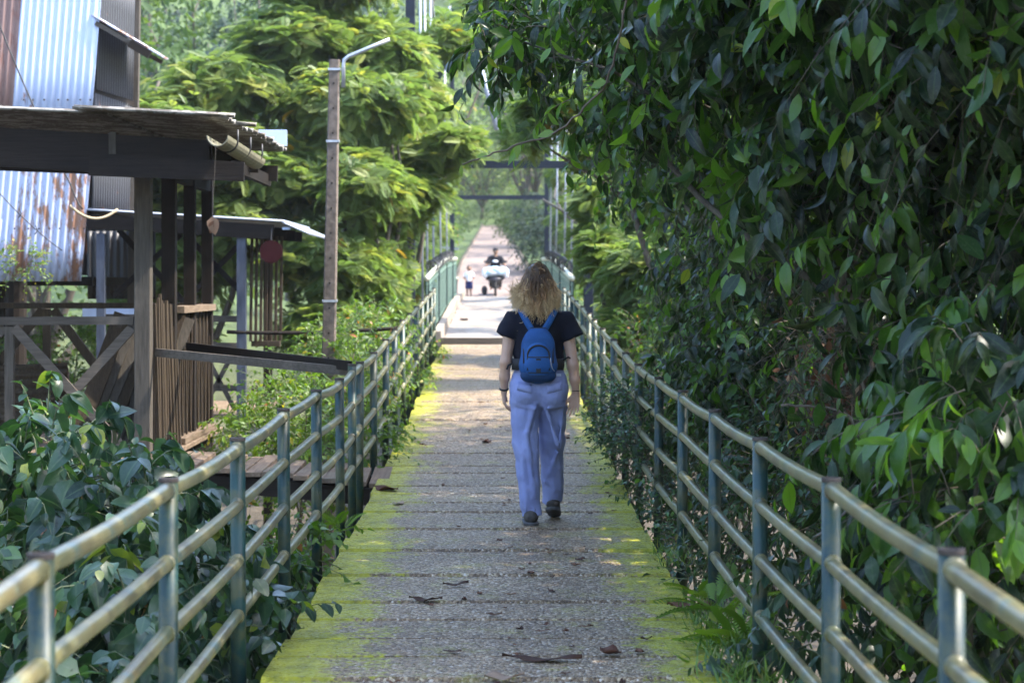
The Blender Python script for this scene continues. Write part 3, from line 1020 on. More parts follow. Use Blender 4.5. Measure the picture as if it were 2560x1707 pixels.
# back rail with its own braces, edges lit by the sun
p = MB(); p.box((-4.4, 19.45, 1.38), (3.0, 0.11, 0.055)); p.build('rail', M['wood_brown'], t)
for x in (-4.42, -5.35):
    p = MB(); p.box((x, 19.45, 0.78), (0.075, 0.05, 1.13)); p.build('baluster', M['wood_brown'], t)
for a, b in (((-4.36, 1.34), (-3.80, 0.60)), ((-4.46, 1.34), (-5.05, 0.62)), ((-3.0, 1.2), (-3.95, 0.2))):
    p = MB(); p.bar((a[0], 19.45, a[1]), (b[0], 19.45, b[1]), 0.04, 0.085); p.build('brace', M['wood_brown'], t)
# side wall: vertical boards on edge, crossing a little, under a pale cap board
rs = random.Random(5)
p = MB()
for i in range(17):
    y = 17.62 + i * 0.113
    q = 0.055 * (1 if i % 2 else -1)
    p.bar((PX + 0.03, y + q, 0.17), (PX + 0.03, y - q, 1.335), 0.013, 0.024, (0, 1, 0))
p.build('slat_wall', M['wood_brown'], t)
p = MB()
p.box((PX + 0.01, 18.55, 1.365), (0.14, 1.96, 0.06)); p.build('cap_board', M['plank'], t)
p = MB()
p.box((PX + 0.05, 18.5, 0.21), (0.10, 2.0, 0.05)); p.build('sill_board', M['plank'], t)
p = MB()
p.box((PX - 0.02, 17.95, 0.75), (0.014, 3.1, 1.15)); p.build('gap_shade_board', M['wood_dark'], t)  # dark board added so the gaps between slats read as shade

# leaning boards stored in the pavilion, each lot one thing per board in view
rs = random.Random(8)
for i in range(11):
    y = 16.35 + 0.095 * i
    b = MB()
    h = 1.50 + rs.uniform(-.05, .05)
    tl = rs.uniform(-.04, .04)
    b.bar((PX + 0.055 + rs.uniform(0, .03), y + tl, 0.18), (PX + 0.035, y - tl, 0.18 + h - 0.22), 0.022, 0.046, (0, 1, 0))
    o = b.build('standing_board', M['wood_brown'], None, loc=(PX + 0.05, y, 0.18))
    tag(o, 'brown board standing in the packed row between pavilion post and slatted wall', 'board', 'boards standing beside the pavilion post')
for i in range(8):
    x0 = -3.42 + 0.075 * i
    b = MB()
    b.bar((x0 - 0.26 + rs.uniform(-.03, .03), 17.2 + 0.03 * i, 0.19), (x0 + 0.12, 17.45 + .03 * i, 1.33 - 0.035 * (i % 3)), 0.022, 0.15, (1, 0, -0.3))
    o = b.build('leaning_board', M['wood_grey'] if i % 3 else M['wood_brown'], None, loc=(x0, 17.2, 0.19))
    tag(o, 'board leaning slantwise behind the X-braced front rail of the pavilion', 'board', 'boards leaning in the pavilion')
for i in range(3):
    o = corrugated((-5.4, 17.9 + 0.03 * i, 0.20), (0.0, 0.10, 0.62 - 0.05 * i), (1.50, 0, 0.06), 8, 0.012, M['tin_rust'] if i else M['wood_brown'], 'sheet_stack', None, loc=(-5.4, 17.9, 0.2), seed=20 + i)
    tag(o, ['brown corrugated sheet at the front of the stack leaning in the pavilion', 'middle rusted corrugated sheet of the leaning stack in the pavilion', 'rearmost rusted corrugated sheet of the leaning stack in the pavilion'][i], 'metal sheet', 'corrugated sheets stored in the pavilion')

# two long handrail boards from the pavilion to the deck railing
b = MB(); b.bar((PX + 0.09, 16.08, 1.04), (-1.115, 14.80, 0.945), 0.035, 0.065)
tag(b.build('handrail_board', M['wood_grey_x'], loc=(PX, 16, 1.0)), 'lower grey handrail board running from the thick pavilion post to the deck railing', 'handrail')
b = MB(); b.bar((PX + 0.10, 17.62, 1.04), (-1.10, 14.68, 0.99), 0.03, 0.07)
tag(b.build('handrail_board', M['wood_dark_x'], loc=(PX, 17.6, 1.0)), 'upper dark handrail board running from the slatted wall to the deck railing', 'handrail')

# plank walkway between pavilion and deck
t = thing('plank_walkway', 'short walkway of rough grey planks leading from the pavilion to the deck', 'walkway', (-1.9, 16.1, 0.05))
rs = random.Random(12)
x = PX + 0.12
while x < -1.04:
    w = rs.uniform(0.09, 0.16)
    b = MB()
    u = (x - PX) / 1.8
    zz = 0.17 * (1 - u) + 0.03
    b.bar((x + w / 2 + rs.uniform(-.02, .02), 15.55 + rs.uniform(-.08, .1) , zz + rs.uniform(-.012, .012)), (x + w / 2 + rs.uniform(-.02, .02), 16.75 + rs.uniform(-.1, .1), zz + rs.uniform(-.012, .012)), w - 0.012, 0.035)
    b.build('plank', M['plank'], t)
    x += w
for y in (15.62, 16.62):
    b = MB(); b.bar((PX + .1, y, 0.085), (-1.02, y, -0.075), 0.08, 0.13); b.build('stringer', M['wood_dark_x'], t)

# ------------------------------------------------------------------ second, lower shelter behind
t = thing('open_shelter', 'lower open shelter with a thin tin roof and bluish posts behind the pavilion', 'shelter', (-3.4, 23.4, -2.5))
SH = t
corrugated((-4.56, 22.0, 2.414), (0, 3.0, 0), (2.18, 0, -0.129), 30, 0.014, M['roof_blue'], 'roof_sheet', t, seed=31)
corrugated((-2.40, 22.0, 2.275), (0, 2.9, 0), (0.30, 0, -0.13), 30, 0.014, M['roof_blue'], 'roof_sheet', t, seed=32)
p = MB(); p.bar((-4.55, 22.05, 2.285), (-2.5, 22.05, 2.165), 0.05, 0.16); p.build('fascia_beam', M['wood_dark_x'], t)
for y in (22.9, 23.9, 24.7):
    p = MB(); p.bar((-4.5, y, 2.30), (-2.45, y, 2.17), 0.05, 0.12); p.build('rafter', M['wood_dark_x'], t)
p = MB(); p.box((-2.86, 22.1, -0.2), (0.10, 0.10, 4.66)); p.build('post', M['blue_post'], t)
p = MB(); p.box((-4.42, 22.1, -0.2), (0.09, 0.09, 4.7)); p.build('post', M['blue_post'], t)
p = MB(); p.box((-2.86, 24.6, -0.2), (0.10, 0.10, 4.66)); p.build('post', M['wood_dark'], t)
for a, b_ in (((-3.5, 2.1), (-2.92, 1.5)), ((-3.5, 1.45), (-2.92, 2.05)), ((-4.36, 1.45), (-3.6, 2.15)), ((-4.3, 2.2), (-3.4, 1.2))):
    p = MB(); p.bar((a[0], 22.5, a[1]), (b_[0], 22.5, b_[1]), 0.05, 0.06); p.build('brace', M['wood_dark_x'], t)
for z in (1.22, 0.92, 0.45):
    p = MB(); p.bar((-4.4, 22.2, z), (-2.92, 22.2, z - 0.02), 0.05, 0.07); p.build('rail', M['wood_grey_x'], t)
for a, b_ in (((-3.3, 0.2), (-2.95, 0.85)), ((-3.3, 0.85), (-2.95, 0.2))):
    p = MB(); p.bar((a[0], 22.18, a[1]), (b_[0], 22.18, b_[1]), 0.03, 0.05); p.build('brace', M['wood_grey_x'], t)
p = MB(); p.box((-3.6, 23.4, 0.12), (1.7, 2.6, 0.05)); p.build('floor', M['plank'], t)
p = MB()
for i in range(7):
    p.bar((-2.78 + 0.05 * i, 22.25 + .05 * i, 0.95), (-2.78 + 0.05 * i + .015, 22.25 + .05 * i, 2.13), 0.045, 0.03)
p.build('board_screen', M['wood_brown'], t)
for z in (0.42, 0.92, 0.70):
    p = MB(); p.box((-2.62, 22.35, z), (0.32, 0.1, 0.06)); p.build('shelf_board', M['wood_brown'], t)
corrugated((-5.15, 24.9, 1.40), (0.85, 0, 0), (0, 0, 0.85), 10, 0.014, M['tin_dark'], 'back_sheet', t, seed=33)
p = MB(); p.box((-2.36, 22.06, 2.205), (0.09, 0.012, 0.03)); p.build('paper_tag', M['tin_white'], t)
t = thing('round_sign', 'dull dark red round sign hanging under the eave of the lower shelter', 'sign', (-2.52, 21.98, 1.95))
p = MB(); p.tube([(-2.52, 21.99, 1.945), (-2.52, 21.965, 1.945)], 0.125, 28); o = p.build('disc', M['red_sign'], t)
p = MB(); p.tube([(-2.52, 21.98, 2.06), (-2.52, 22.03, 2.20)], 0.006, 5); p.build('hook', M['wire'], t)
b = MB(); b.tube(curve((-3.02, 22.05, 1.06), (-1.12, 22.2, 1.10), 0.03), 0.022, 7)
tag(b.build('long_pole', M['wood_dark'], None, True, loc=(-3.0, 22, 1.06)), 'thin dark pole spanning level from the lower shelter to the deck railing', 'pole')

# ------------------------------------------------------------------ tall tin-clad house at the far left
t = thing('tin_house', 'tall stilted house clad in pale and rusty corrugated sheets at the far left', 'house', (-6.5, 24, -2.4))
HOUSE = t
def lean_x(z):
    return -4.63 + (z - 1.6) * 0.085
# lower cladding sheet (rust stained), upper white sheet and rusty sheet beside it
corrugated((-6.6, 22.03, 1.62), (1.97, 0, 0), (0.15, 0.0, 1.72), 24, 0.011, M['tin_stain'], 'wall_sheet', t, nv=4, seed=41)
corrugated((-5.40, 22.0, 3.28), (0.88, 0, 0), (0.24, -0.01, 2.9), 11, 0.011, M['tin_white'], 'wall_sheet', t, nv=4, seed=42)
corrugated((-7.2, 22.01, 3.28), (1.86, 0, 0), (0.20, -0.01, 2.9), 22, 0.012, M['tin_rust'], 'wall_sheet', t, nv=4, seed=43)
p = MB()
rs = random.Random(3)
for z in (3.50, 3.62, 4.85, 2.2):
    for i in range(7):
        x = -5.28 + 0.125 * i + (z - 3.28) * 0.05 + rs.uniform(-.02, .02)
        p.tube([(x, 21.975, z), (x, 21.968, z)], 0.011, 6)
p.build('nail_heads', M['post_cap'], t)
for z0, h in ((2.35, 1.35), (3.75, 1.5), (5.3, 1.2)):
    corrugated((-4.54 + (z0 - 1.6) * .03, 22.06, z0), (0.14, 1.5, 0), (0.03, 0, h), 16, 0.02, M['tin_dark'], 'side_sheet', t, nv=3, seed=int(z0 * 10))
p = MB(); p.bar((-4.42, 23.62, -2.4), (-4.28, 23.62, 6.6), 0.09, 0.10, (0, 1, 0)); p.build('corner_post', M['wood_grey'], t)
p = MB(); p.bar((-4.56, 22.12, 2.3), (-4.44, 22.12, 6.5), 0.06, 0.07, (0, 1, 0)); p.build('corner_stud', M['wood_dark'], t)
for z in (3.72, 5.25, 2.35):
    p = MB(); p.bar((-4.58 + (z - 2) * .03, 22.1, z), (-4.40 + (z - 2) * .03, 23.56, z), 0.05, 0.07); p.build('side_batten', M['wood_dark'], t)
for x, y in ((-6.4, 22.5), (-6.4, 25.5), (-4.6, 25.5)):
    p = MB(); p.box((x, y, -0.4), (0.14, 0.14, 4.2)); p.build('stilt', M['wood_dark'], t)
p = MB(); p.box((-5.6, 24.2, 1.62), (2.0, 3.4, 0.10)); p.build('floor', M['wood_dark_x'], t)
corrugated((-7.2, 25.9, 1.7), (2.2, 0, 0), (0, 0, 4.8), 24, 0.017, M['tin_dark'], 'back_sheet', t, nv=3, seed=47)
a = corrugated((-4.50, 21.96, 4.56), (0.02, 1.25, 0.0), (0.62, 0, -0.36), 11, 0.014, M['tin_stain'], 'awning', t, nv=3, seed=46)
for y in (22.0, 23.15):
    p = MB(); p.bar((-4.46, y, 4.47), (-3.92, y, 4.16), 0.035, 0.05); p.build('awning_rafter', M['wood_grey_x'], a)
p = MB(); p.bar((-4.08, 21.98, 4.245), (-3.86, 21.98, 4.115), 0.06, 0.09); p.build('awning_end', M['wood_dark_x'], a)
p = MB(); p.bar((-5.0, 22.4, 6.62), (-5.0, 25.8, 6.62), 3.4, 0.03); p.build('roof', M['tin_dark'], t)

t = thing('dark_barrel_post', 'dark squat stump post holding a small leafy plant in front of the pale house wall', 'post', (-5.0, 20.6, -2.5))
p = MB(); p.tube([(-5.0, 20.6, -2.5), (-5.0, 20.6, 1.62)], 0.11, 12); p.build('stump', M['wood_dark'], t, False)
t = thing('ledge_plant', 'small bright yellow green plant on a dark stump before the rusty wall', 'plant', (-5.0, 20.6, 1.62))
leafy(t, [(-4.95, 20.6, 1.82, .28, .2, .14)], 60, 9, 0.2, 0.05, T_TINY, M['leaf_lime'], M['twig'], hang=0.1, tint=0.1)
b = MB(); b.bar((-5.62, 21.5, 1.3), (-5.52, 21.6, 2.3), 0.25, 0.03, (0, 1, 0))
tag(b.build('pale_board', M['tin_white'], loc=(-5.6, 21.5, 1.3)), 'pale narrow board propped against the house at the left picture edge', 'board')
b = MB(); b.box((-4.42, 22.6, 1.27), (0.62, 0.04, 0.13))
tag(b.build('white_board', M['tin_white'], loc=(-4.5, 22.6, 0.8)), 'white panel seen over the back rail of the pavilion', 'board')

# wires and rope at the house
b = MB(); b.tube(np.concatenate([curve((-5.75, 21.7, 5.2), (-4.65, 21.6, 2.66), 0.10, 16), curve((-4.65, 21.6, 2.66), (-4.52, 21.6, 2.40), .03, 5)[1:]]), 0.009, 5)
tag(b.build('hanging_cable', M['wire'], None, True, loc=(-5.7, 21.7, 5.2)), 'black cable slanting down across the pale upper wall sheet', 'cable')
b = MB(); b.tube(curve((-4.66, 21.6, 2.44), (-4.20, 21.9, 2.41), 0.12, 14), 0.016, 6)
tag(b.build('straw_rope', M['rope'], None, True, loc=(-4.6, 21.6, 2.4)), 'loop of frayed straw coloured rope at the lower shelter roof', 'rope')
b = MB(); b.tube(curve((-5.75, 21.5, 3.0), (-4.72, 21.5, 1.95), 0.08, 14), 0.006, 5)
for f in (0.55, 0.72):
    q = np.array((-5.75, 21.5, 3.0)) + f * np.array((1.03, 0, -1.05))
    b.tube([q + (0, 0, -.02), q + (0.02, 0, -.08), q + (-.01, 0, -.12)], 0.006, 4)
tag(b.build('hanging_cable', M['wire'], None, True, loc=(-5.7, 21.5, 3.0)), 'thin dark wire with knots across the rust stained lower wall', 'cable')

# ------------------------------------------------------------------ concrete lamp pole with a bent pipe arm
t = thing('concrete_pole', 'slim pitted concrete utility pole with bent galvanised pipe arm, left of the deck', 'pole', (-1.70, 20, -2.5))
V, F = [], []
P = [(-1.745, -2.5, 0.075), (-1.72, 0.5, 0.068), (-1.655, 3.84, 0.052)]
mb = MB()
for (x0, z0, w0), (x1, z1, w1) in zip(P[:-1], P[1:]):
    V = []
    for x, z, w in ((x0, z0, w0), (x1, z1, w1)):
        c_ = 0.012
        V += [(x - w + c_, 20 - w, z), (x + w - c_, 20 - w, z), (x + w, 20 - w + c_, z), (x + w, 20 + w - c_, z), (x + w - c_, 20 + w, z), (x - w + c_, 20 + w, z), (x - w, 20 + w - c_, z), (x - w, 20 - w + c_, z)]
    Fq = [(i, (i + 1) % 8, 8 + (i + 1) % 8, 8 + i) for i in range(8)]
    if z1 > 3:
        Fq.append(tuple(range(8, 16)))
    mb.add(V, Fq)
mb.build('shaft', M['pole'], t)
p = MB()
for k in range(13):
    z = 0.6 + 0.25 * k
    x = np.interp(z, [0.5, 3.84], [-1.72, -1.655]); w = np.interp(z, [.5, 3.84], [.068, .052])
    p.tube([(x, 20 - w - .001, z), (x, 20 - w - .004, z)], 0.010, 8)
p.build('bolt_holes', M['wood_dark'], t)
for z in (3.74, 3.02, 1.42):
    x = np.interp(z, [0.5, 3.84], [-1.72, -1.655]); w = np.interp(z, [.5, 3.84], [.068, .052]) + .006
    p = MB()
    for i, (a, b_) in enumerate((((x - w, 20 - w), (x + w, 20 - w)), ((x + w, 20 - w), (x + w, 20 + w)), ((x + w, 20 + w), (x - w, 20 + w)), ((x - w, 20 + w), (x - w, 20 - w)))):
        p.bar((*a, z + .004 * (i % 2)), (*b_, z + .004 * (i % 2)), 0.006, 0.022)
    p.build('clamp_band', M['steel_gal'], t)
p = MB()
p.tube([(-1.565, 19.97, 3.56), (-1.565, 19.97, 3.78), (-1.555, 19.97, 3.835), (-1.51, 19.97, 3.87), (-1.33, 19.97, 3.945), (-1.10, 19.97, 4.04)], 0.021, 12)
p.build('pipe_arm', M['steel_gal'], t, True)
#--CHUNK3

# ------------------------------------------------------------------ bodies: smooth unions of tapered shapes, meshed by surface nets
def sdf_mesh(prims, vox, cuts=(), disp=None):
    """prims: dicts with kind cap (a,b,ra,rb, flat=(sx,sy,sz), cut) or ell (c,r); k = blend width. cuts: planes (point, normal) removed on the normal's side."""
    lo = np.full(3, 1e9); hi = -lo
    for q in prims:
        pts = [np.array(q['a']), np.array(q['b'])] if 'a' in q else [np.array(q['c'])]
        rr = max(q['ra'], q['rb']) * max(1, *q.get('flat', (1, 1, 1))) if 'a' in q else np.array(q['r'])
        for p in pts:
            lo = np.minimum(lo, p - rr); hi = np.maximum(hi, p + rr)
    lo -= 4 * vox; hi += 4 * vox
    n = np.ceil((hi - lo) / vox).astype(int) + 1
    ax = [lo[i] + vox * np.arange(n[i]) for i in range(3)]
    F = np.full(n, 0.2, np.float32)
    for q in prims:
        k = q.get('k', 0.02)
        if 'a' in q:
            a, b = np.array(q['a'], float), np.array(q['b'], float)
            s = np.array(q.get('flat', (1, 1, 1)), float)
            rm = max(q['ra'], q['rb']) * s.max() + k + 2 * vox
            l, h = np.minimum(a, b) - rm, np.maximum(a, b) + rm
        else:
            c, r = np.array(q['c'], float), np.array(q['r'], float)
            l, h = c - r - k - 2 * vox, c + r + k + 2 * vox
        i0 = np.clip(np.floor((l - lo) / vox).astype(int), 0, n)
        i1 = np.clip(np.ceil((h - lo) / vox).astype(int) + 1, 0, n)
        sl = tuple(slice(i0[i], i1[i]) for i in range(3))
        X, Y, Z = np.meshgrid(ax[0][sl[0]], ax[1][sl[1]], ax[2][sl[2]], indexing='ij')
        if 'a' in q:
            px, py, pz = (X - a[0]) / s[0], (Y - a[1]) / s[1], (Z - a[2]) / s[2]
            ba = (b - a) / s
            L2 = float(ba @ ba) + 1e-12
            t = np.clip((px * ba[0] + py * ba[1] + pz * ba[2]) / L2, 0, 1)
            d = np.sqrt((px - t * ba[0]) ** 2 + (py - t * ba[1]) ** 2 + (pz - t * ba[2]) ** 2) - (q['ra'] + (q['rb'] - q['ra']) * t)
            d = d * s.min()
            if q.get('cut'):
                u = (b - a) / np.linalg.norm(b - a)
                d = np.maximum(d, (X - b[0]) * u[0] + (Y - b[1]) * u[1] + (Z - b[2]) * u[2])
        else:
            gx, gy, gz = (X - c[0]) / r[0], (Y - c[1]) / r[1], (Z - c[2]) / r[2]
            k0 = np.sqrt(gx ** 2 + gy ** 2 + gz ** 2)
            k1 = np.sqrt((gx / r[0]) ** 2 + (gy / r[1]) ** 2 + (gz / r[2]) ** 2) + 1e-9
            d = k0 * (k0 - 1) / k1
        f = F[sl]
        if q.get('sub'):
            F[sl] = np.maximum(f, -d)
            continue
        hh = np.maximum(k - np.abs(f - d), 0) / k
        F[sl] = np.minimum(f, d) - hh * hh * k * 0.25
    X, Y, Z = np.meshgrid(*ax, indexing='ij', sparse=True)
    if disp is not None:
        F = F + disp(X, Y, Z)
    for p, u in cuts:
        F = np.maximum(F, (X - p[0]) * u[0] + (Y - p[1]) * u[1] + (Z - p[2]) * u[2])
    F = F.astype(np.float32)
    S = F < 0
    co = [(i, j, k) for i in (0, 1) for j in (0, 1) for k in (0, 1)]
    def sh(A, c):
        return A[c[0]:A.shape[0] - 1 + c[0], c[1]:A.shape[1] - 1 + c[1], c[2]:A.shape[2] - 1 + c[2]]
    cnt = sum(sh(S, c).astype(np.int8) for c in co)
    mixed = (cnt > 0) & (cnt < 8)
    idx = np.full(mixed.shape, -1, int)
    idx[mixed] = np.arange(mixed.sum())
    cell = np.argwhere(mixed)
    fv = {c: sh(F, c)[mixed] for c in co}
    acc = np.zeros((len(cell), 3)); num = np.zeros(len(cell))
    for c in co:
        for axn in range(3):
            if c[axn] == 0:
                e = list(c); e[axn] = 1; e = tuple(e)
                f0, f1 = fv[c], fv[e]
                x = (f0 < 0) != (f1 < 0)
                tt = np.where(x, f0 / np.where(f0 == f1, 1, f0 - f1), 0)
                p = np.array(c, float)[None] + np.zeros((len(cell), 3))
                p[:, axn] += tt
                acc[x] += p[x]; num[x] += 1
    V = lo + (cell + acc / num[:, None]) * vox
    Q = []
    for axn in range(3):
        o1, o2 = [(1, 2), (2, 0), (0, 1)][axn]
        A = np.moveaxis(S, axn, 0)
        ch = np.moveaxis(np.diff(S.astype(np.int8), axis=axn), axn, 0)     # +1 entering, -1 leaving
        I = np.argwhere(np.moveaxis(ch, 0, axn) != 0)
        sgn = np.diff(S.astype(np.int8), axis=axn)[tuple(I.T)]
        def cell_at(d1, d2):
            J = I.copy(); J[:, o1] += d1; J[:, o2] += d2
            return idx[tuple(J.T)]
        q = np.stack([cell_at(-1, -1), cell_at(0, -1), cell_at(0, 0), cell_at(-1, 0)], 1)
        q[sgn > 0] = q[sgn > 0][:, ::-1]
        Q.append(q)
    return V, np.concatenate(Q)

def cap(a, b, ra, rb, k=0.02, **kw):
    return dict(a=a, b=b, ra=ra, rb=rb, k=k, **kw)

def ell(c, r, k=0.02, **kw):
    return dict(c=c, r=r, k=k, **kw)

def hand(w, d, side, n, curl=0.5, spread=0.12, size=1.0):
    """Palm, four fingers of different lengths bent twice, and a thumb; d towards the fingertips, side towards the thumb, n the palm's face."""
    w, d, side, n = (np.array(v, float) for v in (w, d, side, n))
    d, side, n = d / np.linalg.norm(d), side / np.linalg.norm(side), n / np.linalg.norm(n)
    out = []
    Ls = (0.070, 0.078, 0.072, 0.056)
    for i in range(4):
        o = (0.027 - 0.018 * i) * size
        kn = w + d * (0.083 - 0.004 * abs(i - 1)) * size + side * o
        out.append(cap(w + side * o * 0.55, kn, 0.0145 * size, 0.0115 * size, 0.014))
        f = spread * (1.4 - i)
        c1 = curl * (0.7 + 0.22 * i)
        d1 = d * math.cos(c1) + n * math.sin(c1) + side * f
        d1 /= np.linalg.norm(d1)
        m_ = kn + d1 * Ls[i] * 0.52 * size
        d2 = d * math.cos(c1 * 2.1) + n * math.sin(c1 * 2.1) + side * f * .7
        d2 /= np.linalg.norm(d2)
        e = m_ + d2 * Ls[i] * 0.5 * size
        out.append(cap(kn, m_, 0.0096 * size, 0.0084 * size, 0.004))
        out.append(cap(m_, e, 0.0084 * size, 0.0066 * size, 0.003))
    b0 = w + d * 0.022 * size + side * 0.018 * size
    b1 = w + d * 0.055 * size + side * 0.050 * size + n * 0.010 * size
    b2 = w + d * 0.086 * size + side * 0.056 * size + n * 0.020 * size
    out.append(cap(b0, b1, 0.0145 * size, 0.0105 * size, 0.012))
    out.append(cap(b1, b2, 0.0105 * size, 0.0078 * size, 0.003))
    return out

def skin_mat(name, c):
    m, nt, bs = new_mat(name)
    f = noise(nt, 14, 4, 0.6)
    nt.links.new(ramp(nt, f, [(0.3, tuple(x * 0.88 for x in c)), (0.7, c)]), bs.inputs['Base Color'])
    bs.inputs['Roughness'].default_value = 0.5
    bs.inputs['Subsurface Weight'].default_value = 0.12
    bs.inputs['Subsurface Radius'].default_value = (0.02, 0.008, 0.004)
    return m

def cloth_mat(name, c1, c2, scale=6, wr=0.35, rough=0.85):
    m, nt, bs = new_mat(name)
    f = noise(nt, scale, 4, 0.55)
    nt.links.new(ramp(nt, f, [(0.3, c1), (0.7, c2)]), bs.inputs['Base Color'])
    bs.inputs['Roughness'].default_value = rough
    bs.inputs['Specular IOR Level'].default_value = 0.2
    g = noise(nt, 9, 5, 0.6, (1.0, 1.0, 0.45))
    w = noise(nt, 500, 2, 0.5)
    bump(nt, bs, math_(nt, 'ADD', g, math_(nt, 'MULTIPLY', w, 0.03)), wr, 0.03)
    return m

M['skin'] = skin_mat('fair skin', (0.50, 0.31, 0.23))
M['skin_tan'] = skin_mat('tan skin', (0.22, 0.12, 0.075))
M['tee'] = cloth_mat('navy cotton', (0.005, 0.0055, 0.012), (0.009, 0.010, 0.020))
M['trousers'] = cloth_mat('blue grey trouser cloth', (0.19, 0.225, 0.435), (0.255, 0.295, 0.53), 4, 0.7, 0.75)
M['pack_blue'] = cloth_mat('blue nylon', (0.008, 0.050, 0.175), (0.014, 0.075, 0.24), 9, 0.3, 0.6)
M['pack_blue_light'] = cloth_mat('lighter blue strap nylon', (0.010, 0.060, 0.20), (0.016, 0.085, 0.27), 9, 0.2, 0.6)
M['pack_teal'] = cloth_mat('dark blue nylon base', (0.005, 0.028, 0.09), (0.009, 0.042, 0.125), 9, 0.3, 0.6)
M['shoe'] = simple('dark walking shoe', (0.030, 0.027, 0.026), (0.07, 0.062, 0.058), 30, 0.8)
M['sole'] = simple('grey rubber sole', (0.05, 0.05, 0.055), (0.11, 0.11, 0.12), 20, 0.8)

WX, WY, WZ = 0.262, 13.2, 0.012
def wp(o):
    return np.asarray(o, float) + np.array([WX, WY, WZ])
W_ = thing('person', 'woman in navy tee and blue-grey trousers with wavy blond hair walking away along the deck', 'person', (WX, WY, WZ))
FL = (1, 0.66, 1)
body = [
    ell((0, 0, .93), (.155, .105, .11), .03), cap((0, 0, .92), (0, 0, 1.06), .135, .118, .05, flat=FL), cap((0, 0, 1.06), (0, -.005, 1.27), .118, .145, .05, flat=FL),
    cap((-.145, 0, 1.335), (.145, 0, 1.335), .055, .055, .05), cap((0, -.005, 1.33), (0, .02, 1.49), .056, .050, .04),
    ell((-.01, .02, 1.585), (.074, .094, .108), .03), ell((-.008, .055, 1.52), (.052, .060, .055), .03), ell((-.008, .112, 1.572), (.013, .022, .026), .012),
    ell((-.008, .098, 1.528), (.024, .016, .008), .008), ell((-.008, .095, 1.497), (.022, .02, .016), .012), ell((-.008, .095, 1.607), (.055, .02, .012), .014),
    ell((-.085, .015, 1.572), (.010, .022, .032), .008), ell((.067, .015, 1.572), (.010, .022, .032), .008),
    cap((-.182, 0, 1.33), (-.222, -.03, 1.065), .045, .035, .03), cap((-.222, -.03, 1.065), (-.228, .0, .97), .036, .034, .02), cap((-.228, .0, .97), (-.232, .03, .872), .033, .0215, .02),
    cap((.182, 0, 1.33), (.224, -.04, 1.045), .045, .035, .03), cap((.224, -.04, 1.045), (.236, -.03, .95), .036, .034, .02), cap((.236, -.03, .95), (.244, -.02, .862), .033, .0215, .02),
    cap((-.085, 0, .9), (-.088, -.02, .52), .085, .055, .03), cap((-.088, -.02, .52), (-.058, -.045, .10), .052, .035, .02),
    cap((.085, 0, .9), (.09, .15, .55), .085, .055, .03), cap((.09, .15, .55), (.098, .30, .13), .052, .035, .02),
]
body += hand((-.232, .032, .866), (.03, .22, -1), (-.0, 1, .2), (1, -.1, 0), 0.42, 0.04, 0.92)
body += hand((.244, -.018, .856), (-.16, .02, -1), (-1, .25, .1), (-.25, -1, 0), 0.30, 0.13, 0.95)
V, Q = sdf_mesh(body, 0.0048)
mesh_obj('body', wp(V), Q, M['skin'], W_, True)

def folds(X, Y, Z):
    a = 0.0055 * np.sin(34 * Z + 14 * X + 3 * np.sin(11 * X + 6 * Z)) * np.exp(-((Z - .50) / .16) ** 2)
    b = 0.0060 * np.sin(46 * Z - 30 * X + 2 * np.sin(17 * Z)) * np.exp(-((Z - .16) / .12) ** 2)
    c = 0.0048 * np.sin(40 * Z + 26 * np.abs(X) + 1.2 * np.sin(9 * X)) * np.exp(-((Z - .79) / .07) ** 2)
    d = 0.0030 * np.sin(52 * X + 6 * Z + 2.5 * np.sin(5 * Z)) * np.exp(-((Z - .40) / .25) ** 2)
    e = 0.0009 * np.sin(95 * Z + 40 * X + 20 * Y)
    return a + b + c + d + e
tr = [
    ell((0, .005, .935), (.178, .128, .115), .04), ell((-.078, -.055, .865), (.098, .098, .112), .04), ell((.080, -.055, .865), (.098, .098, .112), .04),
    cap((0, 0, .93), (0, 0, 1.045), .172, .152, .04, flat=(1, .72, 1), cut=True),
    cap((-.088, .0, .88), (-.094, -.01, .56), .108, .086, .02), cap((-.094, -.01, .56), (-.048, -.045, .052), .084, .066, .02, cut=True),
    cap((.088, .01, .88), (.092, .14, .55), .108, .086, .02), cap((.092, .14, .55), (.098, .305, .115), .083, .070, .02, cut=True),
]
for a, b, r in (((-.030, -.105, .80), (-.105, -.085, .47), .017), ((-.150, -.06, .84), (-.125, -.075, .50), .013), ((-.085, -.105, .60), (-.030, -.095, .18), .016), ((-.105, -.085, .42), (-.085, -.105, .10), .013),
                ((.035, -.085, .80), (.120, -.030, .52), .017), ((.155, -.03, .82), (.140, .03, .50), .013), ((.050, .07, .55), (.110, .20, .20), .016), ((.125, .07, .46), (.070, .17, .30), .012),
                ((-.145, -.085, .79), (-.03, -.125, .765), .011), ((.150, -.075, .785), (.035, -.125, .76), .011), ((-.055, -.08, .24), (-.005, -.06, .15), .012), ((-.10, -.085, .16), (-.03, -.11, .10), .011), ((.05, .19, .25), (.13, .22, .20), .011)):
    tr.append(cap(a, b, r, r * .6, .022))
V, Q = sdf_mesh(tr, 0.0055, disp=folds)
T_ = mesh_obj('trousers', wp(V), Q, M['trousers'], W_, True)
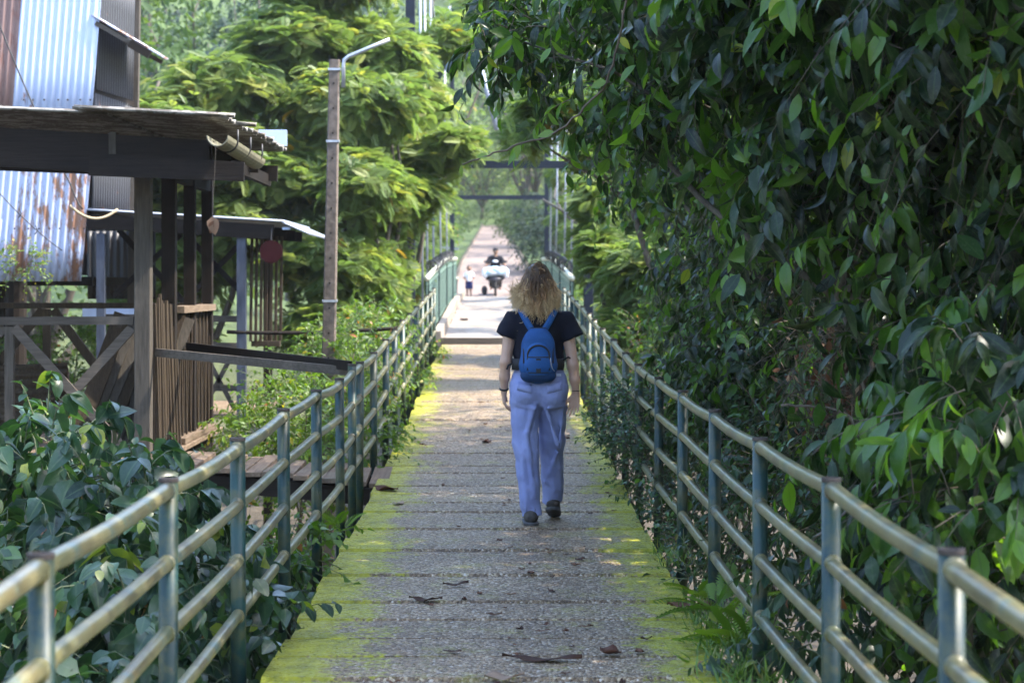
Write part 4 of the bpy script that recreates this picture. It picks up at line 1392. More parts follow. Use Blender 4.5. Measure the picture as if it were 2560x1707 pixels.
# back pockets, seams and the small white tag
for s in (-1, 1):
    p = MB()
    P = []
    for u in np.linspace(-1, 1, 7):
        x = s * 0.098 + u * 0.048
        P.append((x, -.158 + 0.35 * max(0, abs(x) - .085) ** 1.0 , .905 + 0.010 * u * s))
    V = []
    for q in P:
        V += [(q[0], q[1] + .018, q[2] + .028), (q[0], q[1] + .002, q[2]), (q[0], q[1] + .004, q[2] - .030)]
    F = []
    for i in range(6):
        for j in range(2):
            F.append((i * 3 + j, i * 3 + j + 1, (i + 1) * 3 + j + 1, (i + 1) * 3 + j))
    p.add(wp(V), F)
    solidify(p.build('pocket_flap', M['trousers'], T_, True), 0.008)
p = MB(); p.box(wp((.128, -.098, .985)), (.034, .006, .018)); p.build('cloth_tag', M['tin_white'], T_)

def tee_folds(X, Y, Z):
    return 0.004 * np.sin(30 * Z + 22 * np.abs(X) + 2 * np.sin(12 * X)) * np.exp(-((Z - 1.1) / .14) ** 2) + 0.0025 * np.sin(60 * X + 30 * Z)
tee = [
    cap((0, 0, .98), (0, 0, 1.10), .158, .146, .04, flat=(1, .72, 1)), cap((0, 0, 1.10), (0, -.005, 1.28), .146, .172, .05, flat=(1, .64, 1)),
    cap((-.15, 0, 1.338), (.15, 0, 1.338), .068, .068, .05), cap((0, 0, 1.34), (0, .012, 1.415), .085, .068, .04),
    cap((-.17, 0, 1.338), (-.222, -.012, 1.232), .070, .073, .02, cut=True), cap((.17, 0, 1.338), (.224, -.016, 1.222), .070, .073, .02, cut=True),
]
V, Q = sdf_mesh(tee, 0.006, cuts=[((0, 0, 1.012), (0, 0, -1)), ((0, .012, 1.402), (0, -.1, 1))], disp=tee_folds)
mesh_obj('tee_shirt', wp(V), Q, M['tee'], W_, True)
for (hx, hy), (tx, ty), tz, lift in (((-.052, -.080), (-.068, .120), 0.0, 0.0), ((.098, .262), (.116, .440), 0.0, 0.055)):
    sh = [cap((hx, hy, .052 + lift), (tx, ty, .044 + tz), .047, .041, .02), cap((hx, hy + .02, .06 + lift), (hx, hy + .03, .125 + lift), .045, .042, .02, cut=True)]
    V, Q = sdf_mesh(sh, 0.006, cuts=[((hx, hy, .014 + lift), (0, -lift * 5.4, -1))])
    o = mesh_obj('shoe', wp(V), Q, M['shoe'], W_, True)
    V, Q = sdf_mesh([cap((hx, hy, .016 + lift), (tx, ty, .016 + tz), 0.052, .046, .01)], 0.006, cuts=[((hx, hy, -.010 + lift), (0, -lift * 5.4, -1)), ((hx, hy, .016 + lift), (0, lift * 5.4, 1))])
    mesh_obj('sole', wp(V), Q, M['sole'], o, True)
p = MB()
P = [wp((-.2315 + .027 * math.cos(a), .026 + .029 * math.sin(a), .885 + .008 * math.sin(a))) for a in np.linspace(0, 2 * math.pi, 17)]
p.tube(P, 0.006, 6, False); p.build('wristband', M['black'], W_, True)
p = MB()
P = [wp((.2435 + .026 * math.cos(a), -.022 + .027 * math.sin(a), .876)) for a in np.linspace(0, 2 * math.pi, 17)]
p.tube(P, 0.003, 6, False); p.build('wrist_cord', M['black'], W_, True)

# hair: a soft dark core and many wavy locks, brown at the roots and blond at the tips
def hair_mat():
    m, nt, bs = new_mat('wavy blond hair')
    t = attr(nt, 'along')
    rn = attr(nt, 'rnd')
    c = ramp(nt, math_(nt, 'ADD', t, math_(nt, 'MULTIPLY', math_(nt, 'SUBTRACT', rn, 0.5), 0.45)), [(0.05, (0.050, 0.026, 0.013)), (0.35, (0.130, 0.070, 0.032)), (0.62, (0.31, 0.185, 0.085)), (1.0, (0.64, 0.46, 0.25))])
    nt.links.new(c, bs.inputs['Base Color'])
    bs.inputs['Roughness'].default_value = 0.45
    bs.inputs['Specular IOR Level'].default_value = 0.4
    return m
M['hair'] = hair_mat()
V, Q = sdf_mesh([ell((-.010, .005, 1.605), (.090, .108, .112), .03), ell((-.008, -.040, 1.49), (.105, .065, .115), .05), ell((-.012, -.050, 1.672), (.060, .046, .040), .03)], 0.008)
tt = np.clip((1.66 - V[:, 2]) / 0.6, 0, 1)
H_ = mesh_obj('hair', wp(V), Q, M['hair'], W_, True, {'along': tt * 0.5, 'rnd': np.full(len(V), .25)})
rs = random.Random(21)
Vs, Fs, Al, Rn = [], [], [], []
cnt = 0
for i in range(1500):
    th = rs.uniform(-2.3, 2.3)                        # 0 = straight back
    e = 0.10 + 1.35 * rs.uniform(0.0, 1.0) ** 0.8
    lock = round(th * 7) / 7.0                        # strands gather into locks
    g = random.Random(int(lock * 70) * 13 + int(e * 4))
    sn, cs = math.sin(th), math.cos(th)
    root = np.array([-.010 + .088 * sn * math.cos(e), .005 - .108 * cs * math.cos(e), 1.612 + .112 * math.sin(e)])
    side = abs(sn)
    tl = lock * .7 + th * .3 + g.gauss(0, .05)
    endz = 1.352 + 0.075 * side ** 1.5 + g.uniform(-.035, .055) + rs.uniform(-.02, .03)
    wid = (.150 if th < 0 else .138) * g.uniform(.72, 1.10)
    end = np.array([-.010 + wid * math.sin(tl) + rs.gauss(0, .006), -.040 - .085 * math.cos(tl) * g.uniform(.5, 1.2), endz])
    if sn < -0.45 and g.random() < .45:               # wisps blown out to the left
        end += np.array([-g.uniform(.01, .055), 0, g.uniform(.02, .12)])
    if sn > 0.6 and g.random() < .4:
        end += np.array([g.uniform(0, .025), 0, g.uniform(.0, .07)])
    outv = np.array([sn, -cs, 0])
    m1 = root + outv * .018 + np.array([0, 0, -.05])
    m2 = np.array([-.010 + (.138 + .03 * g.random()) * math.sin(tl), -.030 - .105 * math.cos(tl), 1.47 + .03 * g.random()])
    n = 14
    t = np.linspace(0, 1, n)[:, None]
    P = (1 - t) ** 3 * root + 3 * t * (1 - t) ** 2 * m1 + 3 * t ** 2 * (1 - t) * m2 + t ** 3 * end
    ph, fr, am = g.uniform(0, 6.28), g.uniform(12, 24), g.uniform(.008, .022)
    tang = np.array([math.cos(th), math.sin(th), 0])
    P = P + am * t ** .8 * (np.sin(fr * t + ph) * tang + np.cos(fr * t + ph * 1.3) * outv * .8)
    P[1:] += np.array([[rs.gauss(0, .0022) for _ in range(3)]]) * np.arange(1, n)[:, None] / 5
    r = rs.uniform(.0018, .0042) * (1 - 0.75 * t[:, 0])
    v, f = tube_geo(P, r, 4, False)
    Vs.append(v); Fs.append(np.array(f) + cnt); cnt += len(v)
    Al.append(np.repeat(np.clip(t[:, 0] * 1.05 - .38 * (1 - side) + .12, 0, 1), 4)); Rn.append(np.full(len(v), .55 * g.random() + .45 * rs.random()))
for i in range(130):                                  # flyaway wisps
    th = rs.uniform(-2.2, 2.2); sn, cs = math.sin(th), math.cos(th)
    z0 = rs.uniform(1.36, 1.62)
    w0 = np.interp(z0, [1.38, 1.50, 1.62, 1.70], [.13, .15, .115, .06])
    a = np.array([-.010 + w0 * .85 * sn, -.02 - .09 * cs, z0])
    t = np.linspace(0, 1, 9)[:, None]
    dv = np.array([sn * rs.uniform(.01, .07) - .012, -cs * rs.uniform(0, .03), rs.uniform(-.14, .02)])
    ph = rs.uniform(0, 6.28); cu = rs.uniform(.006, .020)
    P = a + dv * t + cu * np.sqrt(t) * np.concatenate([np.sin(9 * t + ph), np.cos(8 * t + ph), np.cos(9 * t + ph)], 1)
    v, f = tube_geo(P, .0021 * (1 - .7 * t[:, 0]), 4, False)
    Vs.append(v); Fs.append(np.array(f) + cnt); cnt += len(v)
    Al.append(np.full(len(v), rs.uniform(.55, 1.0))); Rn.append(np.full(len(v), rs.random()))
for i in range(110):                                  # the half tied-up twist on the crown
    a0 = rs.uniform(0, 6.28); rr = rs.uniform(.006, .040)
    cx, cz = -.012, 1.676 + rs.uniform(-.02, .020)
    a = np.linspace(a0, a0 + rs.uniform(2, 4.5), 10)
    P = np.stack([cx + rr * np.cos(a), -.068 + rs.uniform(-.025, .025) + rs.uniform(-.02, .02) * np.cos(a), cz + rr * rs.uniform(.4, 1.1) * np.sin(a + rs.uniform(-.6, .6))], 1) + np.array([rs.gauss(0, .012), 0, rs.gauss(0, .008)])
    v, f = tube_geo(P, np.linspace(.0035, .0012, 10), 4, False)
    Vs.append(v); Fs.append(np.array(f) + cnt); cnt += len(v)
    Al.append(np.full(len(v), rs.uniform(.1, .55))); Rn.append(np.full(len(v), rs.random()))
mesh_obj('locks', wp(np.concatenate(Vs)), np.concatenate(Fs), M['hair'], H_, True, {'along': np.concatenate(Al), 'rnd': np.concatenate(Rn)})

# backpack worn by the woman
B_ = thing('backpack', 'small blue backpack with black zips and centre strip worn on the walking woman', 'backpack', (WX - .01, WY - .2, WZ + 0.93))
def bp(o):
    return wp(np.asarray(o, float) + np.array([-.008, 0, 0]))
FB = (1, .62, 1)
V, Q = sdf_mesh([cap((0, -.165, 1.055), (0, -.150, 1.19), .128, .098, .03, flat=FB), cap((0, -.150, 1.19), (0, -.125, 1.275), .098, .052, .03, flat=(1, .62, 1))], 0.006,
                cuts=[((0, -.088, 1), (0, 1, 0)), ((0, 0, 1.292), (0, 0, 1))])
mesh_obj('main_bag', bp(V), Q, M['pack_blue'], B_, True)
V, Q = sdf_mesh([cap((0, -.215, 1.055), (0, -.205, 1.125), .094, .080, .03, flat=(1, .5, 1))], 0.005, cuts=[((0, -.19, 1), (0, 1, 0)), ((0, 0, .985), (0, 0, -1))])
fp = mesh_obj('front_pocket', bp(V), Q, M['pack_blue_light'], B_, True)
V, Q = sdf_mesh([cap((-.05, -.175, .985), (.05, -.175, .985), .068, .068, .02, flat=(1, .85, .72))], 0.006)
mesh_obj('base_panel', bp(V), Q, M['pack_teal'], B_, True)
def arc(rx, z0, rz, yf, n=22, a0=0.0, a1=math.pi, drop=0.10):
    P = [(rx, yf(rx, z0 - drop), z0 - drop)] + [(rx * math.cos(a), yf(rx * math.cos(a), z0 + rz * math.sin(a)), z0 + rz * math.sin(a)) for a in np.linspace(a0, a1, n)] + [(-rx, yf(-rx, z0 - drop), z0 - drop)]
    return P
def y_main(x, z):
    r = np.interp(z, [1.055, 1.19, 1.275], [.128, .098, .052])
    c = np.interp(z, [1.055, 1.19, 1.275], [-.165, -.150, -.125])
    return c - .62 * math.sqrt(max(r * r - x * x, 1e-5)) - .001
def y_pock(x, z):
    r = np.interp(z, [1.055, 1.125], [.094, .080])
    dz = max(z - 1.125, 0)
    return -.208 - .5 * math.sqrt(max(r * r - x * x - dz * dz, 1e-5)) - .001
p = MB(); p.tube(bp(arc(.094, 1.165, .068, y_main, drop=.10)), .0075, 6); p.build('zip', M['black'], B_, True)
p = MB(); p.tube(bp(arc(.070, 1.120, .062, y_pock, drop=.10)), .0065, 6); p.build('zip', M['black'], fp, True)
p = MB(); p.tube(bp([(x, y_pock(x, 1.105), 1.105) for x in np.linspace(-.070, .070, 9)]), .0055, 6); p.build('pocket_zip', M['black'], fp, True)
p = MB(); p.tube(bp([(x, y_pock(x, 1.005), 1.005) for x in np.linspace(-.066, .066, 9)]), .0035, 6); p.build('seam', M['black'], fp, True)
p = MB(); p.bar(bp((0, -.2575, 1.008)), bp((0, -.2550, 1.098)), .030, .007, (0, 1, 0)); p.build('centre_strip', M['black'], fp)
p = MB(); p.tube(bp([(.078, -.238, 1.10), (.080, -.246, 1.075), (.084, -.240, 1.05), (.092, -.236, 1.03), (.105, -.222, 1.015)]), .0032, 5); p.build('zip_cord', M['steel_gal'], fp, True)
p = MB(); p.tube(bp([(-.058, -.128, 1.287), (-.03, -.150, 1.290), (.03, -.150, 1.290), (.058, -.128, 1.287)]), .009, 6); p.build('top_binding', M['black'], B_, True)
def strap(pts, w, m, name, normal_c=(0, 0, 1.22)):
    P = np.array(pts, float)
    from_t = np.linspace(0, len(P) - 1, 5 * (len(P) - 1) + 1)
    P = np.stack([np.interp(from_t, np.arange(len(P)), P[:, i]) for i in range(3)], 1)
    for _ in range(3):
        P[1:-1] = (P[:-2] + 2 * P[1:-1] + P[2:]) / 4
    T = unit(np.gradient(P, axis=0))
    Nn = P - np.array(normal_c)
    Nn[:, 2] *= .55
    S = unit(np.cross(T, unit(Nn)))
    V = np.concatenate([P - S * w / 2, P + S * w / 2])
    n = len(P)
    F = [(i, i + 1, n + i + 1, n + i) for i in range(n - 1)]
    o = mesh_obj(name, bp(V), F, m, B_, True)
    return solidify(o, .008)
for s in (-1, 1):
    strap([(s * .040, -.138, 1.278), (s * .075, -.132, 1.335), (s * .112, -.085, 1.405), (s * .125, -.01, 1.425), (s * .130, .075, 1.385), (s * .140, .125, 1.28), (s * .165, .105, 1.14)], .042, M['pack_blue_light'], 'shoulder_strap')
    strap([(s * .165, .105, 1.14), (s * .178, .02, 1.08), (s * .168, -.06, 1.06), (s * .11, -.13, 1.05)], .022, M['black'], 'lower_strap', (0, 0, 1.07))
    strap([(s * .168, .0, 1.055), (s * .165, -.07, 1.052), (s * .118, -.135, 1.055)], .075, M['black'], 'hip_wing', (0, 0, 1.05))
p = MB(); p.tube(bp([(.165, -.06, 1.08), (.20, -.07, 1.10), (.228, -.06, 1.085), (.235, -.05, 1.06)]), .006, 6); p.build('loose_strap', M['black'], B_, True)
p = MB(); p.tube(bp([(-.165, -.06, 1.06), (-.195, -.07, 1.045), (-.205, -.06, 1.02)]), .007, 6); p.build('loose_strap', M['black'], B_, True)

# ------------------------------------------------------------------ boy and scooter rider beyond the crest of the bridge
def far_person(name, label, base, prim_sets):
    t = thing(name, label, 'person', base)
    for nm, prims, m, vox in prim_sets:
        V, Q = sdf_mesh(prims, vox)
        mesh_obj(nm, V + np.array(base), Q, m, t, True)
    return t
M['white_shirt'] = cloth_mat('white school shirt', (0.55, 0.57, 0.62), (0.68, 0.70, 0.75))
M['navy_shorts'] = cloth_mat('navy shorts', (0.012, 0.018, 0.075), (0.02, 0.03, 0.11))
M['black_hair'] = simple('black hair', (0.008, 0.007, 0.006), (0.018, 0.015, 0.013), 20, 0.5)
M['black_tee'] = cloth_mat('black tee', (0.008, 0.008, 0.012), (0.014, 0.014, 0.018))
BX, BY = -1.00, 65.5
bb = (BX, BY, zd(BY))
boy_skin = [ell((0, 0, .93), (.068, .078, .088), .02), ell((0, -.072, .925), (.011, .014, .015), .01), cap((0, 0, .78), (0, 0, .88), .034, .034, .02), cap((0, 0, .55), (0, 0, .72), .085, .09, .03, flat=(1, .7, 1)),
            ell((-.072, 0, .93), (.010, .016, .022), .01), ell((.072, 0, .93), (.010, .016, .022), .01),
            cap((-.105, 0, .75), (-.145, .0, .60), .032, .026, .02), cap((-.145, .0, .60), (-.09, -.10, .52), .026, .020, .02), cap((.105, 0, .75), (.145, .0, .60), .032, .026, .02), cap((.145, 0, .60), (.10, -.10, .51), .026, .020, .02),
            cap((-.05, 0, .45), (-.055, 0, .24), .05, .038, .02), cap((-.055, 0, .24), (-.055, .0, .04), .034, .026, .02), cap((.05, 0, .45), (.055, -.02, .24), .05, .038, .02), cap((.055, -.02, .24), (.06, .01, .04), .034, .026, .02),
            cap((-.055, .01, .025), (-.06, -.10, .02), .026, .022, .02), cap((.06, .02, .025), (.065, -.09, .02), .026, .022, .02)]
boy_skin += hand((-.09, -.10, .52), (.6, -.5, -.5), (.3, -.3, .8), (.5, .5, 0), .6, .05, .55) + hand((.10, -.10, .51), (-.6, -.5, -.5), (-.3, -.3, .8), (-.5, .5, 0), .6, .05, .55)
far_person('person', 'small boy in pale school shirt and navy shorts standing on the far path', bb, [
    ('body', boy_skin, M['skin_tan'], .008),
    ('shirt', [cap((0, 0, .50), (0, 0, .72), .108, .102, .03, flat=(1, .74, 1)), cap((-.07, 0, .745), (.07, 0, .745), .055, .055, .03), cap((-.10, 0, .75), (-.145, 0, .64), .05, .052, .02, cut=True), cap((.10, 0, .75), (.145, 0, .64), .05, .052, .02, cut=True)], M['white_shirt'], .012),
    ('shorts', [cap((0, 0, .47), (0, 0, .54), .11, .10, .03, flat=(1, .75, 1)), cap((-.052, 0, .45), (-.06, 0, .25), .068, .066, .02, cut=True), cap((.052, 0, .45), (.06, -.02, .25), .068, .066, .02, cut=True)], M['navy_shorts'], .012),
    ('hair', [ell((0, .012, .955), (.072, .078, .075), .02)], M['black_hair'], .012)])
RX, RY = -0.13, 66.0
rb = (RX, RY, zd(RY))
r_skin = [ell((.0, -.02, 1.49), (.076, .092, .112), .02), ell((0, -.115, 1.485), (.014, .018, .02), .01), cap((0, 0, 1.28), (0, -.01, 1.42), .055, .05, .02), cap((0, .12, .85), (0, .03, 1.22), .14, .16, .04, flat=(1, .65, 1)),
          ell((-.08, 0, 1.485), (.01, .02, .03), .01), ell((.08, 0, 1.485), (.01, .02, .03), .01),
          cap((-.19, .02, 1.26), (-.30, -.12, 1.03), .05, .04, .02), cap((-.30, -.12, 1.03), (-.30, -.40, .98), .04, .028, .02), cap((.19, .02, 1.26), (.30, -.12, 1.03), .05, .04, .02), cap((.30, -.12, 1.03), (.30, -.40, .98), .04, .028, .02),
          cap((-.09, .15, .78), (-.15, -.22, .70), .085, .065, .03), cap((-.15, -.22, .70), (-.14, -.16, .30), .06, .04, .02), cap((.09, .15, .78), (.15, -.22, .70), .085, .065, .03), cap((.15, -.22, .70), (.14, -.16, .30), .06, .04, .02),
          cap((-.14, -.12, .27), (-.15, -.32, .25), .04, .035, .02), cap((.14, -.12, .27), (.15, -.32, .25), .04, .035, .02)]
r_skin += hand((-.30, -.40, .98), (0, -1, -.2), (1, 0, 0), (0, -.2, -1), .8, .03, .9) + hand((.30, -.40, .98), (0, -1, -.2), (-1, 0, 0), (0, -.2, -1), .8, .03, .9)
rider = far_person('person', 'man in black tee with white chest print and dark cap riding the loaded scooter', rb, [
    ('body', r_skin, M['skin_tan'], .010),
    ('tee_shirt', [cap((0, .12, .84), (0, .03, 1.20), .165, .18, .04, flat=(1, .66, 1)), cap((-.15, .02, 1.265), (.15, .02, 1.265), .075, .075, .04), cap((-.18, .02, 1.26), (-.275, -.085, 1.09), .078, .08, .02, cut=True), cap((.18, .02, 1.26), (.275, -.085, 1.09), .078, .08, .02, cut=True)], M['black_tee'], .014),
    ('trousers', [cap((0, .14, .80), (0, .12, .88), .165, .155, .03, flat=(1, .7, 1)), cap((-.09, .15, .78), (-.15, -.22, .70), .10, .08, .03), cap((-.15, -.22, .70), (-.14, -.16, .32), .078, .07, .02, cut=True), cap((.09, .15, .78), (.15, -.22, .70), .10, .08, .03), cap((.15, -.22, .70), (.14, -.16, .32), .078, .07, .02, cut=True)], M['wood_dark'], .014),
    ('cap', [ell((0, -.01, 1.545), (.088, .10, .072), .02), cap((-.03, -.09, 1.535), (.03, -.09, 1.535), .04, .04, .02, flat=(1.2, 1.5, .35))], M['black_tee'], .012)])
V, Q = sdf_mesh([ell((-.02, -.098, 1.16), (.085, .03, .040), .02), ell((.035, -.104, 1.145), (.055, .03, .030), .02)], .008)
mesh_obj('chest_print', V + np.array(rb), Q, M['white_shirt'], rider, True)
M['scooter_dark'] = simple('dark scooter plastic', (0.012, 0.012, 0.016), (0.025, 0.025, 0.032), 5, 0.35)
M['tyre'] = simple('tyre rubber', (0.010, 0.010, 0.010), (0.02, 0.02, 0.02), 20, 0.85)
M['bundle_blue'] = simple('pale blue plastic sheet', (0.30, 0.55, 0.72), (0.62, 0.76, 0.84), 4, 0.35)
M['bundle_white'] = simple('white plastic sack', (0.66, 0.70, 0.74), (0.78, 0.80, 0.83), 4, 0.5)
S_ = thing('motor_scooter', 'dark motor scooter facing the camera beyond the crest of the bridge', 'scooter', rb)
def sp(o):
    return np.asarray(o, float) + np.array(rb)
for y in (-.78, .48):
    p = MB()
    P = [sp((0, y + .235 * math.cos(a), .275 + .235 * math.sin(a))) for a in np.linspace(0, 2 * math.pi, 25)]
    p.tube(P, .042, 8, False); w = p.build('wheel', M['tyre'], S_, True)
    p = MB(); p.tube([sp((-.03, y, .275)), sp((.03, y, .275))], .20, 20); p.build('rim', M['steel_gal'], w)
V, Q = sdf_mesh([cap((0, -.62, .45), (0, -.50, .92), .15, .10, .05, flat=(1, .5, 1)), cap((0, -.45, .30), (0, .30, .30), .11, .12, .05, flat=(1, 1, .5)), cap((0, .05, .58), (0, .62, .62), .11, .13, .05, flat=(1, 1, .9)), ell((0, -.78, .52), (.06, .22, .05), .03)], .014)
mesh_obj('body', sp(V), Q, M['scooter_dark'], S_, True)
p = MB(); p.tube([sp((-.33, -.44, .97)), sp((-.12, -.50, .99)), sp((.12, -.50, .99)), sp((.33, -.44, .97))], .018, 8); p.build('handlebar', M['scooter_dark'], S_, True)
p = MB(); p.tube([sp((0, -.74, .34)), sp((0, -.52, .95))], .03, 8); p.build('fork', M['steel_gal'], S_, True)
for s in (-1, 1):
    p = MB(); p.tube([sp((s * .27, -.46, .98)), sp((s * .31, -.46, 1.12)), sp((s * .32, -.47, 1.13))], .008, 6)
    p.box(sp((s * .33, -.47, 1.15)), (.10, .02, .06)); p.build('mirror', M['scooter_dark'], S_)
V, Q = sdf_mesh([ell((0, -.70, .56), (.25, .20, .11), .05), cap((-.27, -.66, .60), (.25, -.68, .62), .06, .06, .04)], .012)
tag(mesh_obj('cargo_crate', sp(V), Q, M['scooter_dark'], None, True, loc=sp((0, -.7, .45))), 'black load slung low at the front of the scooter under the pale bundle', 'load')
V, Q = sdf_mesh([ell((0, -.66, .82), (.40, .20, .135), .05), ell((-.22, -.68, .80), (.22, .18, .15), .06), ell((.24, -.68, .83), (.20, .18, .13), .06), ell((.0, -.72, .90), (.24, .16, .08), .05)], .012,
                disp=lambda X, Y, Z: 0.008 * np.sin(22 * X + 18 * Z) + 0.006 * np.sin(35 * Z - 12 * X))
o = mesh_obj('plastic_bundle', sp(V), Q, M['bundle_blue'], None, True, loc=sp((0, -.66, .7)))
tag(o, 'wide pale blue and white plastic bundle carried across the scooter handlebars', 'bundle')
V, Q = sdf_mesh([ell((-.34, -.74, .76), (.10, .10, .17), .03), ell((.37, -.74, .74), (.07, .09, .14), .03), ell((-.10, -.80, .80), (.18, .07, .09), .03)], .012)
mesh_obj('white_sack', sp(V), Q, M['bundle_white'], o, True)
V, Q = sdf_mesh([ell((-.36, -.55, .20), (.10, .12, .16), .03)], .012)
tag(mesh_obj('black_bag', sp(V), Q, M['black'], None, True, loc=sp((-.36, -.55, .05))), 'black bag standing low beside the scooter wheel on its left in the photo', 'bag')
#--CHUNK4

# ------------------------------------------------------------------ right-hand side: overhanging trees, vines and shrubs
def plant(name, label, cat, base, group=None):
    b = (base[0], base[1], float(terrain(np.array(base[0]), np.array(base[1]))) - 0.05 if len(base) < 3 else base[2])
    return thing(name, label, cat, b, group), np.array(b)

def tips(ells, k=1.0):
    return [(e[0], e[1], e[2] + 0.1 * k) for e in ells]

VIEW = (-0.75, -0.62, -0.05)
# A: the nearest overhanging tree, large drooping glossy leaves
t, b = plant('broadleaf_tree', 'nearest overhanging tree with large drooping glossy dark leaves, top right', 'tree', (3.5, 9.6))
A = [(2.55, 8.2, 2.9, .95, 1.1, .85), (2.1, 9.4, 3.0, .9, 1.0, .75), (1.5, 10.4, 3.3, .7, 1.0, .55), (2.6, 9.2, 1.7, .75, 1.0, .7), (2.0, 9.8, 2.3, .55, .9, .5)]
A1 = [(.95, 11.2, 3.35, .5, .8, .36), (.35, 11.8, 3.15, .38, .6, .28), (.78, 11.4, 2.78, .38, .6, .26), (1.25, 11.2, 2.6, .42, .8, .32), (.12, 12.4, 3.6, .35, .6, .25), (.0, 11.6, 2.95, .16, .4, .14)]
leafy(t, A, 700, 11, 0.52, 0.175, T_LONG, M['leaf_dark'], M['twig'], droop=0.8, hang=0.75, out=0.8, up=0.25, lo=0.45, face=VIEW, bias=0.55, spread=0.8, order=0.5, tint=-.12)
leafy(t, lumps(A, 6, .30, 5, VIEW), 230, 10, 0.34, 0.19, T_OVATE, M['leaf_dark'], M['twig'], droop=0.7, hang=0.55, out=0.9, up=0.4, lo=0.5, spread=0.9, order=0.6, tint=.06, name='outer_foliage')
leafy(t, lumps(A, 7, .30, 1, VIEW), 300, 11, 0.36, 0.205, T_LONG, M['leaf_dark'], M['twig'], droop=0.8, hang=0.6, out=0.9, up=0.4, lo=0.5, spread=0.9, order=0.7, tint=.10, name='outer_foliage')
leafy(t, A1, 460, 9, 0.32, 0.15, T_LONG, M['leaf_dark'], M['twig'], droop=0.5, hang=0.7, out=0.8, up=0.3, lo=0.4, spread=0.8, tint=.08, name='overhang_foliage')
limbs(t, b, tips(A + A1), 0.04, M['bark'], seed=1, fork=.75)
# unseen upper crowns of the same row, added to block sun on the deck
t, b = plant('broadleaf_tree', 'tall dark tree added unseen above the top right of the frame to shade the deck', 'tree', (4.4, 11.0))
A2 = [(3.2, 10.5, 5.2, 1.5, 1.8, 1.1), (2.4, 12.8, 5.3, 1.3, 1.7, .8), (2.2, 8.6, 5.2, 1.3, 1.6, .8), (3.6, 8.2, 4.8, 1.3, 1.6, 1.1), (2.6, 5.8, 4.4, 1.2, 1.6, 1.1), (3.5, 12.4, 4.0, 1.0, 2.0, .8), (4.2, 10.5, 3.0, .8, 1.8, .9), (4.6, 9.0, 7.2, 1.8, 2.0, 1.3), (4.4, 12.5, 7.4, 1.8, 2.0, 1.3), (4.4, 5.6, 6.8, 1.8, 2.0, 1.3)]
leafy(t, A2, 2300, 10, 0.7, 0.24, T_SMALL, M['leaf_dark'], M['twig'], droop=0.6, hang=0.7, lo=0.3)
limbs(t, b, tips(A2), 0.17, M['bark'], seed=2)
# B: second tree of the row, smaller leaves
t, b = plant('broadleaf_tree', 'middle tree of the right-hand row with dense medium dark leaves arching over the deck', 'tree', (4.0, 14.6))
B = [(2.2, 13.0, 2.4, .8, 1.2, .75), (1.85, 14.2, 2.75, .75, 1.2, .55), (2.45, 15.3, 1.6, .75, 1.2, .8), (2.6, 13.6, 1.0, .75, 1.2, .8), (1.95, 16.4, 1.7, .5, 1.2, .7), (2.0, 15.2, .9, .5, 1.2, .6), (1.8, 14.0, 1.55, .4, .9, .5), (2.2, 12.2, .9, .5, 1.0, .6), (1.8, 13.4, .95, .35, .9, .5)]
B1 = [(1.2, 13.8, 3.55, .7, 1.0, .38), (.75, 15.0, 3.75, .55, .9, .34), (1.3, 16.2, 3.2, .55, 1.0, .42), (1.3, 12.8, 4.1, .9, 1.4, .5), (1.45, 15.2, 2.9, .4, .9, .35), (1.35, 17.4, 2.75, .35, .8, .35)]
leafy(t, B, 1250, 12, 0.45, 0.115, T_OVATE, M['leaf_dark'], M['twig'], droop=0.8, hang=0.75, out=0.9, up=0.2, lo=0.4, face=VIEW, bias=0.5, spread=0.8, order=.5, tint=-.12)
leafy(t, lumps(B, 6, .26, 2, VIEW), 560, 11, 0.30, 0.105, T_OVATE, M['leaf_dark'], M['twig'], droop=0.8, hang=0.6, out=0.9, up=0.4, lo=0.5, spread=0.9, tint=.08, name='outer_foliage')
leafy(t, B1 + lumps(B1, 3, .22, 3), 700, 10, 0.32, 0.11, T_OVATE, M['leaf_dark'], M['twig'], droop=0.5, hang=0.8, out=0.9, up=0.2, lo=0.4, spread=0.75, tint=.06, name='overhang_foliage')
limbs(t, b, tips(B + B1), 0.07, M['bark'], seed=3, fork=.75)
# C: third tree, farther along
t, b = plant('broadleaf_tree', 'third tree of the right-hand row, where the leaf tunnel opens to the pale span', 'tree', (4.0, 19.5))
C = [(2.6, 18.2, 2.0, .8, 1.4, .8), (2.1, 18.8, 2.9, .6, 1.2, .5), (2.6, 20.8, 1.8, .7, 1.4, .8), (2.7, 17.6, 1.1, .8, 1.2, .8), (2.1, 18.5, 1.5, .5, 1.2, .6), (2.2, 20.0, .9, .5, 1.3, .5)]
C1 = [(1.6, 19.5, 4.0, .7, 1.2, .4), (2.4, 21.5, 3.4, .8, 1.3, .7), (2.5, 19.5, 4.8, 1.4, 2.0, 1.0), (1.3, 21.0, 4.7, .7, 1.2, .4), (1.75, 18.2, 3.3, .45, .9, .35)]
leafy(t, C, 950, 11, 0.45, 0.115, T_SMALL, M['leaf_dark'], M['twig'], droop=0.7, hang=0.8, lo=0.45, face=VIEW, bias=0.4)
leafy(t, C1, 520, 10, 0.36, 0.115, T_SMALL, M['leaf_dark'], M['twig'], droop=0.5, hang=0.7, lo=0.4, name='overhang_foliage')
limbs(t, b, tips(C + C1), 0.07, M['bark'], seed=4, fork=.75)
t, b = plant('broadleaf_tree', 'tall tree added unseen above the middle of the right-hand row to block sun', 'tree', (5.2, 16.5))
